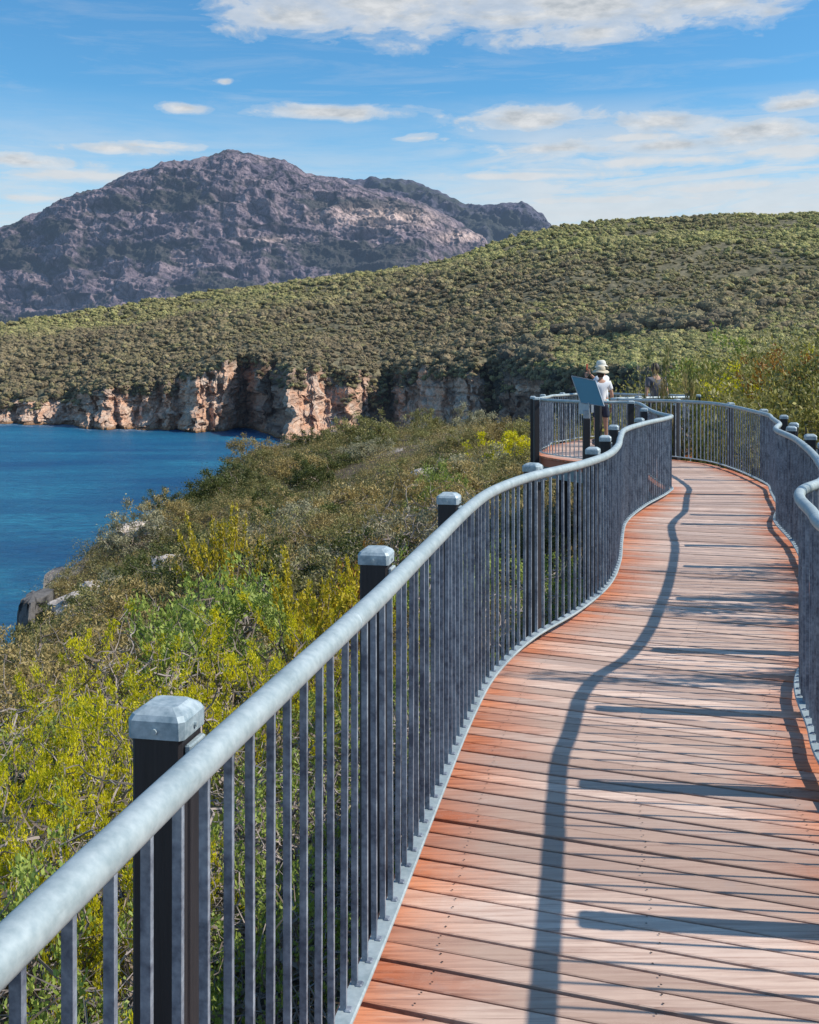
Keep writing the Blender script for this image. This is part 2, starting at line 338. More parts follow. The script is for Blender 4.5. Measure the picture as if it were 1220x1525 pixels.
def fence(name, label, P, posts, off=.135, posttop=1.165, bars_from=0.0, vis=None, swap=None, group=None):
    S = arclen(P); root = empty(name, (P[0][0], P[0][1], 0)); tag(root, label, 'fence')
    inv = np.array([P[0][0], P[0][1], 0])
    step = 4
    pts = np.array([(p[0], p[1], RAIL_Z + deckz(*p)) for p in P[::step]] + [(P[-1][0], P[-1][1], RAIL_Z + deckz(*P[-1]))]) - inv
    m = MB(); m.tube(pts, .030, 16); m.build('handrail', M['rail'], root, smooth=True)
    for sj in np.arange(.55, S[-1] - .3, 2.35):
        i0_ = int(np.argmin(np.abs(S - sj))); P3 = np.array([(p[0], p[1], RAIL_Z + deckz(*p)) for p in P[i0_:i0_ + 2]]) - inv
        if len(P3) < 2: continue
        dd_ = (P3[1] - P3[0]) / np.linalg.norm(P3[1] - P3[0]); m = MB(); m.tube([P3[0] - dd_ * .004, P3[0] - dd_ * .0015, P3[0] + dd_ * .0015, P3[0] + dd_ * .004], [.0298, .0312, .0312, .0298], 18); m.build('weld_seam', M['cap'], root, smooth=True)
    # bottom rail: flat section following the curve
    Q = np.vstack([P[::step], P[-1:]]); T = np.gradient(Q, axis=0); T /= np.linalg.norm(T, axis=1)[:, None]; N = np.stack([T[:, 1], -T[:, 0]], 1)
    V = []
    for q, n in zip(Q, N):
        z0 = BASE_Z + deckz(*q)
        for a, b in ((-.020, -.008), (.026, -.008), (.030, -.003), (.030, .004), (.026, .008), (-.020, .008)): V.append((q[0] + n[0] * a - inv[0], q[1] + n[1] * a - inv[1], z0 + b))
    k = 6; Fs = [(i * k + j, i * k + (j + 1) % k, (i + 1) * k + (j + 1) % k, (i + 1) * k + j) for i in range(len(Q) - 1) for j in range(k)]
    m = MB(); m.add(V, Fs + [list(range(k)), list(range((len(Q) - 1) * k, len(Q) * k))])
    # bars, with a weld bead at each foot
    n = int((S[-1] - .1) / .122); B = []
    for i in range(n):
        s = .06 + i * .122; p, q = frame(P, S, s); nn = np.array([q[1], -q[0]]); pp = p - nn * .006; B.append((pp, q))
    m.build('bottom_rail', M['rail'], root)
    near = np.argsort([b[0][1] if b[0][1] > 1.0 else 99 for b in B]); near = set(near[:100].tolist())
    rest = MB()
    for i, (pp, q) in enumerate(B):
        a = math.atan2(q[1], q[0]) + random.uniform(-.03, .03)
        if i in near:
            o = bpy.data.objects.new('baluster', bar_me); COL.objects.link(o); o.parent = root
            o.location = (pp[0] - inv[0], pp[1] - inv[1], float(deckz(*pp))); o.rotation_euler = (random.uniform(-.004, .004), random.uniform(-.004, .004), a)
        else:
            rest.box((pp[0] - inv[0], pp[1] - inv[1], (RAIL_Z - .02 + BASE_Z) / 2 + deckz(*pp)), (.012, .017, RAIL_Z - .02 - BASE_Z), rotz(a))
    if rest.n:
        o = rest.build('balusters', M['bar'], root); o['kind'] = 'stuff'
    # posts
    for yv in posts:
        s = yv; p, q = frame(P, S, s); nn = np.array([q[1], -q[0]]); pp = p - nn * off; a = math.atan2(q[1], q[0])
        o = bpy.data.objects.new('post', post_me); COL.objects.link(o); o.parent = root
        o.location = (pp[0] - inv[0], pp[1] - inv[1], posttop - .034 - 1.095 + float(deckz(*pp))); o.rotation_euler = (0, 0, a)
        for nm, me, ba in (('post_cap', cap_me, 0), ('bolt', bolt_me, math.pi), ('bolt', bolt_me, 0), ('bolt', bolt_me, -math.pi / 2), ('bracket', brk_me, math.pi)):
            c = bpy.data.objects.new(nm, me); COL.objects.link(c); c.parent = o
            c.location = (0, 0, 1.095 if nm != 'bracket' else 1.095)
            c.rotation_euler = (0, 0, ba)
    return root
def s_of_y(P, ys):
    S = arclen(P); out = []
    for y in ys: out.append(float(np.interp(y, P[:, 1], S)))
    return out
fence('handrail_fence', 'grey metal handrail fence running along the left side of the boardwalk from the foreground', Lc, s_of_y(Lc, [-1.6, .1, 2.06, 3.86, 5.55, 7.25, 8.75, 10.3, 12.2, 13.9]))
SK = arclen(Kc)
def s_near(P, S, pts): return [float(S[np.argmin(np.hypot(P[:, 0] - a, P[:, 1] - b))]) for a, b in pts]
fence('handrail_fence', 'grey metal handrail fence looping around the lookout platform where the people stand', Kc, s_near(Kc, SK, [(3.86, 17.0), (4.03, 18.9), (3.45, 19.4), (2.6, 21.0), (2.62, 21.75), (3.0, 23.2), (3.7, 24.8), (4.6, 26), (5.7, 24.4), (6.05, 23.1), (4.6, 22.0)]))
SR = arclen(Rc)
fence('handrail_fence', 'grey metal handrail fence curving along the right side of the boardwalk', Rc, s_near(Rc, SR, [(4.35, 20.75), (4.95, 20.2), (5.40, 18.6), (5.42, 17.0), (5.15, 15.2), (4.5, 13.1), (4.2, 12.3), (3.85, 10.8), (3.55, 9.65), (3.15, 8.3), (2.62, 6.8), (2.06, 5.6), (1.80, 4.55), (1.62, 3.4), (1.35, 1.8), (1.07, 0), (.8, -1.8)]), off=.17, posttop=1.15)

# ---- deck
deck = empty('boardwalk', (0, 0, 0)); tag(deck, 'curving timber boardwalk of reddish planks with pale worn centre leading to the lookout', 'boardwalk')
V, Fq, EA, PA, DA = [], [], [], [], []
def plank(a0, a1, b0, b1, idx):
    """a0,a1: left ends (near, far); b0,b1: right ends"""
    n = max(4, int(np.linalg.norm(np.array(b0) - a0) / .12)); dz = random.uniform(-.0025, .0025); base = len(V); w = np.linalg.norm(np.array(b0) - a0)
    tilt = random.uniform(-.0015, .0015)
    for i in range(n + 1):
        f = i / n; p0 = np.array(a0) * (1 - f) + np.array(b0) * f; p1 = np.array(a1) * (1 - f) + np.array(b1) * f; d = p1 - p0; L = np.linalg.norm(d) + 1e-6; d = d / L
        bow = .0015 * math.sin(idx * 1.7 + f * 5) + random.uniform(-.0007, .0007); ch = min(.004, L * .2)
        e = min(f, 1 - f) * w
        for q, z in ((p0 + d * bow, -.035), (p0 + d * bow, -.003), (p0 + d * (ch + bow), 0), (p1 - d * ch, 0), (p1, -.003), (p1, -.035)):
            V.append((q[0], q[1], z + dz + tilt * (1 if q is p1 else -1) + float(deckz(q[0], q[1])))); EA.append(e / .85); PA.append(idx); DA.append(0.0)
    for i in range(n):
        for j in range(5):
            a = base + i * 6 + j; Fq.append((a, a + 6, a + 7, a + 1))
    for s0 in (base, base + n * 6):
        Fq.append((s0, s0 + 1, s0 + 4, s0 + 5)); Fq.append((s0 + 1, s0 + 2, s0 + 3, s0 + 4))
def nails(p, idx):
    for (x, y) in p:
        z = float(deckz(x, y)) + .0052; b = len(V)
        for k in range(4):
            a = k * math.pi / 2 + .4; V.append((x + .0042 * math.cos(a), y + .0042 * math.sin(a), z)); EA.append(0); PA.append(idx); DA.append(1.0)
        Fq.append((b, b + 1, b + 2, b + 3))
# stations: matched distances along the two edges
LY = [-2.2, 1.2, 3.77, 6.5, 9.1, 12.97, 14.2, 15.3]; RY = [-2.2, .75, 3.2, 5.82, 8.55, 12.4, 13.9, 15.3]
Lf = np.vstack([Lc]); SL = arclen(Lf); Rr = Rc[::-1]; SRr = arclen(Rr)
Ls = [float(np.interp(y, Lf[:, 1], SL)) for y in LY]; Rs = [float(np.interp(y, Rr[:, 1], SRr)) for y in RY]
par = 0.0; idx = 0; avg = (Ls[-1] - Ls[0] + Rs[-1] - Rs[0]) / 2
q = np.linspace(0, 1, len(Ls)); OUT = .055
def station(f):
    g_ = f; ls = np.interp(g_, q, Ls); rs = np.interp(g_, q, Rs)
    a, b = at_s(Lf, SL, ls), at_s(Rr, SRr, rs); d = (b - a) / np.linalg.norm(b - a); return a - d * OUT, b + d * OUT
# parametrise so plank pitch is even
fs = np.linspace(0, 1, 600); mids = np.array([(sum(station(f)) / 2) for f in fs])
ns = [station(f) for f in fs]; adv = [0]
for i in range(1, 600):
    a, b = ns[i]; dr = (b - a) / np.linalg.norm(b - a); nn = np.array([-dr[1], dr[0]]); adv.append(adv[-1] + max(.002, float(np.dot(mids[i] - mids[i - 1], nn))))
adv = np.array(adv); pitch = .112; cur = 0.0; ea = eb = 0
while cur < adv[-1] - .01:
    nx = min(cur + pitch * random.choice([.85, 1, 1, 1, 1.15]), adv[-1])
    gap = random.choice([.009, .010, .013, .017, .022]); wedge = random.uniform(-.005, .005)
    a0, b0 = station(np.interp(cur, adv, fs)); a1, b1 = station(np.interp(nx, adv, fs))
    d = (b0 - a0) / np.linalg.norm(b0 - a0); nn = np.array([-d[1], d[0]])
    # saw-tooth joints: neighbouring boards are not parallel, so some gaps open to one side
    a1g = a1 - nn * max(.002, gap + wedge); b1g = b1 - nn * max(.002, gap - wedge)
    plank(a0, a1g, b0, b1g, idx)
    if a0[1] < 10 and a0[1] > 1.5:
        for fx in (.13, .5, .87):
            jit = fx + random.uniform(-.01, .01)
            for gq in (.25, .72): nails([(a0 * (1 - jit) + b0 * jit) * (1 - gq) + (a1 * (1 - jit) + b1 * jit) * gq + np.array([random.uniform(-.006, .006), 0])], idx)
    idx += 1; cur = nx
# end area and lookout platform: boards cut to the outline
poly = np.vstack([[Lc[-1]], Kc, Rc[:int(np.argmin(np.hypot(Rc[:, 0] - 5.13, Rc[:, 1] - 15.3)))], [[5.13 + .0, 15.3]]])
T_ = np.gradient(poly, axis=0); T_ /= np.linalg.norm(T_, axis=1)[:, None] + 1e-9; polyo = poly - np.stack([T_[:, 1], -T_[:, 0]], 1) * OUT
polyo = polyo[::3]
def spans(y):
    xs = []; n = len(polyo)
    for i in range(n):
        (x0, y0), (x1, y1) = polyo[i], polyo[(i + 1) % n]
        if (y0 > y) != (y1 > y): xs.append(x0 + (y - y0) / (y1 - y0) * (x1 - x0))
    xs.sort(); return [(xs[i], xs[i + 1]) for i in range(0, len(xs) - 1, 2) if xs[i + 1] - xs[i] > .12]
y = 15.3
while y < 26.1:
    y1 = y + .122; g = random.choice([.004, .006, .009]); A = spans(y + .02); B_ = spans(y1 - g - .02)
    if len(A) == len(B_):
        for (p, r) in zip(A, B_): plank((p[0], y), (r[0], y1 - g), (p[1], y), (r[1], y1 - g), idx)
    else:
        for p in (A if len(A) > len(B_) else B_): plank((p[0], y), (p[0], y1 - g), (p[1], y), (p[1], y1 - g), idx)
    idx += 1; y = y1
me = np_mesh('planking', np.array(V), [np.array(Fq)], attrs={'edge': EA, 'plank': PA, 'dark': DA})
link('planking', me, deck, [M['deck']])
# fascia boards under the edges, joists and bearers
for nm, P, sg in (('fascia', Lc, 1), ('fascia', Kc, 1), ('fascia', Rc, 1)):
    Q = P[::6]; T = np.gradient(Q, axis=0); T /= np.linalg.norm(T, axis=1)[:, None]; N = np.stack([T[:, 1], -T[:, 0]], 1); V2 = []
    for q_, n in zip(Q, N):
        z0 = float(deckz(*q_)) - .042
        for a, b in ((-.045, 0), (-.02, 0), (-.02, -.14), (-.045, -.14)): V2.append((q_[0] + n[0] * a, q_[1] + n[1] * a, z0 + b))
    m = MB(); m.add(V2, [(i * 4 + j, i * 4 + (j + 1) % 4, i * 4 + 4 + (j + 1) % 4, i * 4 + 4 + j) for i in range(len(Q) - 1) for j in range(4)]); m.build(nm, M['fascia'], deck)
    V2 = []
    for q_, n in zip(Q, N):
        z0 = float(deckz(*q_)) - .19
        for a, b in ((.0, 0), (.05, 0), (.05, -.2), (.0, -.2)): V2.append((q_[0] + n[0] * a, q_[1] + n[1] * a, z0 + b))
    m = MB(); m.add(V2, [(i * 4 + j, i * 4 + (j + 1) % 4, i * 4 + 4 + (j + 1) % 4, i * 4 + 4 + j) for i in range(len(Q) - 1) for j in range(4)]); m.build('steel_beam', M['steel'], deck)
for y_ in np.arange(-1.5, 15.0, 2.1):
    a = at_s(Lf, SL, float(np.interp(y_, Lf[:, 1], SL))); b = at_s(Rr, SRr, float(np.interp(y_ - .4, Rr[:, 1], SRr)))
    m = MB(); d = (b - a); L = np.linalg.norm(d); m.box(((a[0] + b[0]) / 2, (a[1] + b[1]) / 2, -.13), (L - .1, .09, .12), rotz(math.atan2(d[1], d[0]))); m.build('joist', M['fascia'], deck)
for (x, y_) in [(3.0, 21), (3.6, 23), (4.6, 25), (5.5, 23.5), (4.6, 19), (4.4, 16.5)]:
    m = MB(); m.box((x, y_, -1.6), (.16, .16, 2.75)); m.build('pier', M['post'], deck)

# ------------------------------------------------------------------ headland terrain
DE = [(-2200, 18), (-900, 24), (-400, 36), (-80, 52), (0, 60), (24, 66), (56, 68), (66, 79), (100, 82), (160, 88), (230, 95), (300, 106), (340, 115), (380, 128), (420, 140), (600, 150), (780, 150), (880, 155), (930, 175), (1000, 300), (1100, 400), (3400, 420)]
SIL = [(0, 980), (24, 962), (56, 938), (66, 858), (100, 830), (160, 800), (230, 765), (300, 728), (340, 700), (380, 678), (420, 664), (500, 652), (600, 650), (700, 642), (780, 642)]
ctrl = [(-.5, 2, -1.35), (2, 5, -1.2), (-3, 4, -1.5), (-6, 8, -2.4), (0, 10, -1.9), (-3, 14, -2.6), (4, 15, -1.7), (3, 22, -2.0), (10, 10, -1.1), (8, 20, -1.2), (12, 35, -.5), (-8, 20, -4.8), (-2, 30, -3.6), (6, 40, -3.3),
        (-12.75, 40, -8.9), (-7.8, 20, -4.7), (-11.6, 30, -7.3), (-15.4, 40, -10.3), (-19.2, 50, -12.9), (-22.9, 60, -15.4), (-21.5, 60, -14.6), (-5, 40, -5.1), (-8, 60, -8.2), (1.5, 50, -4.6), (0, -6, -1.0), (-6, -4, -1.6), (8, -5, -.6), (-15, 10, -6.0), (-20, 20, -10), (-30, 20, -16), (-20, 0, -7), (-12, -8, -4),
        (10, 80, -7), (20, 60, -1.0), (25, 100, -6), (60, 150, -4), (120, 300, -4), (60, 60, 1), (120, 120, 1), (200, 400, 2), (30, 10, 0), (60, 0, 2), (300, 300, 8), (80, 400, -8), (120, 200, -4), (20, 200, -12)]
for u, sy in SIL:
    d = interp(u, DE); ctrl.append(((u - UC) / F * d, d, EYE - (sy - HY) * d / F - (1.1 if u < 90 else .35)))
for u, z in ((-80, -17), (-400, -15), (-900, -13), (880, -9)):
    d = interp(u, DE); ctrl.append(((u - UC) / F * d, d, z))
C_ = np.array(ctrl)
def lx(X, Y): return np.asarray(X) / 30.0, np.asarray(Y) / 30.0
cx, cy = lx(C_[:, 0], C_[:, 1])
def tps(r2): return np.where(r2 > 1e-12, .5 * r2 * np.log(r2 + 1e-12), 0)
n_ = len(C_); Km = tps((cx[:, None] - cx) ** 2 + (cy[:, None] - cy) ** 2) + np.eye(n_) * .01
Pm = np.stack([np.ones(n_), cx, cy], 1); A = np.block([[Km, Pm], [Pm.T, np.zeros((3, 3))]])
sol = np.linalg.solve(A, np.concatenate([C_[:, 2], np.zeros(3)]))
def gz(X, Y):
    X = np.asarray(X, float); Y = np.asarray(Y, float); a, b = lx(X, Y); sh = X.shape; a = a.ravel(); b = b.ravel(); out = sol[n_] + sol[n_ + 1] * a + sol[n_ + 2] * b
    for i in range(n_): out = out + sol[i] * tps((a - cx[i]) ** 2 + (b - cy[i]) ** 2)
    out = out.reshape(sh); k = smooth((np.hypot(X, Y) - 12) / 40)
    return np.clip(out, -40, 12) + fbm(X / 9, Y / 9, oct=4, seed=3) * (.25 + .8 * k)
us = np.concatenate([np.linspace(-2200, -100, 120), np.linspace(-96, 950, 420), np.linspace(960, 3400, 160)])
d_e = interp(us, DE) + 5 * fbm(us / 60, us * 0, oct=4, seed=11) * smooth((interp(us, DE) - 30) / 60)
NR = 150; rows_ = []
tt = np.linspace(0, 1, NR)
Yg = 2.2 * (d_e[None, :] / 2.2) ** tt[:, None]; Xg = (us[None, :] - UC) / F * Yg; Zg = gz(Xg, Yg)
crk_shade = np.zeros_like(Zg)
NC = 46; tc = np.linspace(0, 1, NC)[1:]
top = Zg[-1]; Yc = d_e[None, :] + 3.0 * tc[:, None] ** 1.5 * 2
Zc = top[None, :] + (-47 - top[None, :]) * tc[:, None]; Xc = (us[None, :] - UC) / F * Yc
s1 = Xc + Yc * .35
idv, ed, _ = worley(s1 / 3.0, Zc / 9.0, 5); disp = (idv - .5) * 2.2 + fbm(s1 / 5, Zc / 5, oct=4, seed=9) * 1.5; fade = smooth(tc * 6)[:, None]
Yc = Yc + disp * fade; Xc = Xc - np.abs(disp) * fade * .6
X = np.vstack([Xg, Xc]); Y = np.vstack([Yg, Yc]); Z = np.vstack([Zg, Zc]); crk_shade = np.vstack([crk_shade, (ed < .07) * .8])
def gridfaces(nr, nc, b=0):
    i = np.arange(nr - 1)[:, None] * nc + np.arange(nc - 1)[None, :] + b
    return np.stack([i, i + 1, i + nc + 1, i + nc], -1).reshape(-1, 4)
nr, nc = X.shape; Vt = np.stack([X, Y, Z], -1).reshape(-1, 3); Fg = gridfaces(nr, nc); mi = (np.arange(len(Fg)) // (nc - 1) >= NR - 2).astype(int)
xs = np.linspace(-30, 40, 120); ys = np.linspace(-25, 2.9, 50); XX, YY = np.meshgrid(xs, ys); ZZ = gz(XX, YY) - .02
b0 = len(Vt); Vt = np.vstack([Vt, np.stack([XX, YY, ZZ], -1).reshape(-1, 3)]); F2 = gridfaces(50, 120, b0)
me = np_mesh('headland', Vt, [np.vstack([Fg, F2])], smooth=False, attrs={'crack_shade': np.concatenate([crk_shade.ravel(), np.zeros(XX.size)])}, midx=np.concatenate([mi, np.zeros(len(F2), int)]))
o = link('headland', me, None, [M['soil'], M['bank']]); tag(o, 'scrubby headland ground falling away to a low sea cliff', kind='structure')

# ------------------------------------------------------------------ far shore: cliff, hill
D0 = [(-700, 1000), (-300, 930), (0, 890), (60, 885), (108, 865), (130, 822), (235, 808), (248, 790), (265, 835), (292, 770), (335, 800), (352, 850), (368, 850), (392, 775), (432, 672), (492, 690), (520, 715), (540, 765), (585, 770), (600, 705), (640, 690), (660, 662), (712, 640), (735, 660), (760, 600), (840, 480), (960, 360), (1100, 300), (1300, 260), (1900, 240)]
ZC = [(-700, -16), (0, -25), (105, -23), (115, -18), (180, -12), (240, -6), (300, -3), (345, 7), (395, 10), (450, 2), (510, 2), (560, -6), (600, 0), (650, 5), (720, 5), (800, 2), (960, 1.8), (1100, 0), (1300, -2), (1900, 0)]
RZ = [(-700, 600), (-300, 520), (0, 478), (100, 462), (200, 447), (300, 432), (400, 419), (560, 402), (640, 388), (720, 364), (780, 345), (830, 335), (900, 325), (1000, 319), (1100, 317), (1220, 315), (1500, 320), (1900, 340)]
D2 = [(-700, 1250), (0, 1320), (400, 1500), (800, 1650), (1900, 1700)]
DU = 1.1; uh = np.arange(-560, 1750, DU)
d0 = interp(uh, D0); ker = np.ones(5) / 5; d0 = np.convolve(np.pad(d0, 2, 'edge'), ker, 'valid')
nn1 = fbm(uh / 22, uh * 0 + 3, oct=5, seed=21, gain=.6)
d0 = d0 + nn1 * 26; zc = interp(uh, ZC) + fbm(uh / 26, uh * 0 + 8, oct=4, seed=4) * 8; zc = np.where(uh > 700, interp(uh, ZC) + .25 * (zc - interp(uh, ZC)), zc)
NCf = 44; tcf = np.linspace(0, 1, NCf)
steep = interp(uh, [(-700, 44), (0, 48), (105, 44), (240, 46), (300, 32), (345, 12), (388, 12), (405, 85), (500, 75), (530, 30), (590, 26), (610, 44), (720, 34), (760, 10), (960, 8), (1900, 10)])
prof = tcf[:, None] ** 1.0
Zf = -46.5 + (zc + 46.5)[None, :] * prof
ex = interp(uh, [(-400, .7), (235, .7), (250, 1.5), (390, 1.5), (408, .6), (505, .6), (525, 1.5), (590, 1.4), (610, .9), (700, .9), (740, 1.5)]); Yf = d0[None, :] + steep[None, :] * (tcf[:, None] ** ex[None, :])
Xf = (uh[None, :] - UC) / F * Yf
sx = Xf + .25 * Yf
i1, e1, _ = worley(sx / 7.0, Zf / 8.5 + vnoise(sx / 20, Zf * 0, seed=2) * .5, 31); i2, e2, _ = worley(sx / 3.2, Zf / 5.0, 32); i3, e3, _ = worley(sx / 22, Zf / 60, 33)
dsp = (i1 - .5) * 9 + (i2 - .5) * 4.6 + (i3 - .5) * 10 + fbm(sx / 9, Zf / 9, oct=5, seed=34, gain=.65) * 7 + fbm(sx / 16, Zf / 14, oct=4, seed=35, ridged=True) * 5 - 9 * smooth(1 - tcf * 6)[:, None] * (.3 + np.clip(fbm(sx / 14, Zf * 0, oct=4, seed=36), -.3, 1) * 1.6)
led = _h(np.floor(Zf / 4.5 + vnoise(sx / 16, Zf * 0, seed=7)).astype(np.int64), np.floor(sx / 18).astype(np.int64), 0, 77); dsp = dsp + (led - .5) * 6
fd = smooth(np.minimum(tcf * 9, (1 - tcf) * 7))[:, None]; Yf = Yf + dsp * (.25 + .75 * fd); Xf = Xf + (i2 - .5) * 2.2 * fd; Zf = Zf + (i1 - .5) * 3.5 * fd
i4, e4, _ = worley(Yf / 6.5, Zf / 8.0, 61); Xf = Xf + ((i4 - .5) * 4.5 + fbm(Yf / 12, Zf / 10, oct=4, seed=62) * 5) * fd * np.clip(np.abs(np.gradient(d0)) / 1.6, 0, 1)[None, :]
Zf = Zf - 1.5 * (tcf < .02)[:, None]
NH = 170; th = np.linspace(0, 1, NH); d1 = d0 + steep; d2 = interp(uh, D2); zr = EYE + (HY - interp(uh, RZ)) / F * d2 - 5
pw = interp(uh, [(-700, 1), (300, .95), (700, .95), (900, 1.25), (1900, 1.3)])
kw_ = np.hanning(181); kw_ /= kw_.sum(); sm = lambda a: np.convolve(np.pad(a, 90, 'edge'), kw_, 'valid')
d1s, zcs = sm(d1), sm(zc); fade_ = np.exp(-th * 22)[:, None]
Yh = d1s[None, :] + (d2 - d1s)[None, :] * th[:, None] + (d1 - d1s)[None, :] * fade_; Xh = (uh[None, :] - UC) / F * Yh
Zh = zcs[None, :] + (zr - zcs)[None, :] * th[:, None] ** pw[None, :] + (zc - zcs)[None, :] * fade_
gul = fbm(Xh / 160, Yh / 160, oct=4, seed=41) * 15 + fbm(Xh / 420, Yh / 420, oct=2, seed=44) * 14
Zh = Zh + gul * (smooth(th * 2.5) * (1 - .8 * smooth((th - .8) * 5)))[:, None] + fbm(uh[None, :] / 12, th[:, None] * 30, oct=3, seed=5) * 1.2
Zh[0] = Zf[-1]; Yh[0] = Yf[-1]; Xh[0] = Xf[-1]
tb = np.linspace(0, 1, 14)[1:]; Yb = d2[None, :] + 500 * tb[:, None]; Zb = Zh[-1][None, :] - 130 * tb[:, None] ** 1.5; Xb = (uh[None, :] - UC) / F * Yb
crk_shade = np.clip((.10 - e1) * 9, 0, 1) * .55 + np.clip((.10 - e2) * 8, 0, 1) * .35; crk_shade = crk_shade * (.3 + .7 * fd); crk_shade = np.clip(crk_shade + interp(uh, [(340, 0), (356, .55), (420, .55), (434, 0)])[None, :], 0, 1); crk_shade = np.clip(crk_shade + interp(uh, [(715, 0), (745, .6), (1000, .6)])[None, :] * (vnoise(sx / 6, Zf / 3, seed=66) < .55), 0, 1)  # besides cracks: painted shade on one wall, darker tone on the right cliff
vegc = smooth((tcf[:, None] - .74 + .45 * fbm(sx / 12, Zf / 9, oct=4, seed=51)) * 3.5) * .85
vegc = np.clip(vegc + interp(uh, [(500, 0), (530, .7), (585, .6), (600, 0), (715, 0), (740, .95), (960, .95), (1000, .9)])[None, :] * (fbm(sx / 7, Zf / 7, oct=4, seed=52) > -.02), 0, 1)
me = np_mesh('sea_cliff', np.stack([Xf, Yf, Zf], -1).reshape(-1, 3), [gridfaces(*Xf.shape)], attrs={'crack_shade': crk_shade.ravel(), 'veg': vegc.ravel()})
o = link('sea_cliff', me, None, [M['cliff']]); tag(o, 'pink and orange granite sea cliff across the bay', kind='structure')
Xa, Ya, Za = np.vstack([Xh, Xb]), np.vstack([Yh, Yb]), np.vstack([Zh, Zb])
me = np_mesh('forested_hill', np.stack([Xa, Ya, Za], -1).reshape(-1, 3), [gridfaces(*Xa.shape)])
o = link('forested_hill', me, None, [M['hill']]); tag(o, 'wide hill covered in bush rising behind the sea cliff', kind='structure')

# ------------------------------------------------------------------ mountain and far range
def mountain(name, label, SKY, dr, db, zb, mat, amp, seed, u0, u1, du, nrow, vegk):
    u = np.arange(u0, u1, du); zr = EYE + (HY - interp(u, SKY)) / F * dr; th = np.linspace(0, 1, nrow)
    Yv = db + (dr - db) * th[:, None] + 0 * u[None, :]; Xv = (u[None, :] - UC) / F * Yv
    prof = .62 * th + .38 * np.sin(th * math.pi / 2); Zv = zb + (zr - zb)[None, :] * prof[:, None]
    k = (smooth(th * 5) * (1 - .75 * smooth((th - .85) * 6)))[:, None]; w = Zv * 1.1
    a1, c1, r1 = worley(Xv / 120 + fbm(Xv / 200, w / 200, seed=seed) * .6, (w + Xv * .35) / 70, seed); a2, c2, r2 = worley(Xv / 46, (w + Xv * .4) / 27, seed + 1); a3, c3, r3 = worley(Xv / 19, (w + Xv * .3) / 11, seed + 2)
    dome = (1 - r1 ** 2) * 1.0 * amp + (1 - r2 ** 2) * .45 * amp + (1 - r3 ** 2) * .22 * amp + fbm(Xv / 260, w / 160, oct=6, seed=seed + 3, gain=.6) * 3.4 * amp + fbm(Xv / 70, w / 36, oct=6, seed=seed + 9, ridged=True, gain=.6) * 2.2 * amp
    Yv = Yv - dome * k; Zv = Zv + (dome * .35 - amp * .4) * k + (12 * fbm(Xv / 60, w * 0, oct=5, seed=seed + 6, gain=.65) + 12 * fbm(Xv / 90, w * 0 + 4, oct=4, seed=seed + 16, gain=.6, ridged=True)) * smooth((th - .8) * 5)[:, None]
    Xv = Xv + (a1 - .5) * amp * .5 * k
    veg = smooth((fbm(Xv / 150 + w / 300, w / 70, oct=7, seed=seed + 4, gain=.68) - vegk - .3 * (Zv / max(zr) - .45)) * 6); veg = np.clip(np.maximum(veg, (np.clip((.10 - c1) * 8, 0, 1)) * .7), 0, 1) * .92
    crk_shade = np.clip((.12 - c2) * 8, 0, 1) * .75 + np.clip((.12 - c3) * 7, 0, 1) * .5 + np.clip((.08 - c1) * 9, 0, 1) * .8 + .6 * np.clip(fbm(Xv / 22 + w / 60, w / 120, oct=4, seed=seed + 15, ridged=True) - .45, 0, 1); crk_shade = np.clip(crk_shade, 0, 1)
    pxv = UC + F * Xv / Yv; pyv = HY - (Zv - EYE) / Yv * F; pale = np.exp(-(((pxv - 575 + (pyv - 325) * -.9) / 75) ** 2 + ((pyv - 322) / 15) ** 2)) + .9 * np.exp(-(((pxv - 690) / 35) ** 2 + ((pyv - 352) / 9) ** 2)) + .8 * np.exp(-(((pxv - 405) / 28) ** 2 + ((pyv - 356) / 4) ** 2)); pale = np.clip(pale + .25 * fbm(Xv / 40, w / 30, oct=4, seed=seed + 12) * (pale > .1), 0, 1); veg = veg * (1 - .8 * pale)  # pale marks sunlit patches that are painted into the rock colour
    tb = np.linspace(0, 1, 10)[1:]; Yb = Yv[-1][None, :] + 900 * tb[:, None]; Xb = Xv[-1][None, :] + 0 * Yb; Zb = Zv[-1][None, :] * (1 - tb[:, None] ** 1.3)
    XX, YY, ZZ = np.vstack([Xv, Xb]), np.vstack([Yv, Yb]), np.vstack([Zv, Zb]); pad = np.zeros_like(Xb)
    me = np_mesh(name, np.stack([XX, YY, ZZ], -1).reshape(-1, 3), [gridfaces(*XX.shape)], smooth=True, attrs={'crack_shade': np.vstack([crk_shade, pad]).ravel(), 'veg': np.vstack([veg, pad]).ravel(), 'pale': np.vstack([pale, pad]).ravel()})
    return tag(link(name, me, None, [mat]), label, kind='structure')
SKY1 = [(-600, 480), (-200, 395), (0, 343), (60, 322), (82, 305), (110, 290), (165, 276), (195, 262), (240, 249), (275, 242), (310, 233), (320, 229), (350, 227), (380, 233), (410, 236), (440, 250), (468, 264), (500, 272), (560, 283), (620, 300), (650, 318), (690, 343), (718, 354), (740, 400), (800, 470), (1000, 540)]
SKY2 = [(300, 300), (440, 290), (480, 266), (530, 267), (580, 269), (610, 275), (640, 282), (668, 297), (695, 310), (720, 309), (750, 306), (775, 308), (795, 316), (817, 333), (880, 380), (1100, 470), (1500, 520)]
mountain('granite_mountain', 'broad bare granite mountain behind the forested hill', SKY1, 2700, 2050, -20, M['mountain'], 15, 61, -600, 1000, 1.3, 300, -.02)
mountain('far_range', 'bluish rocky range behind the right shoulder of the mountain', SKY2, 3700, 3100, -20, M['range'], 24, 71, 300, 1500, 2.2, 150, -.12)

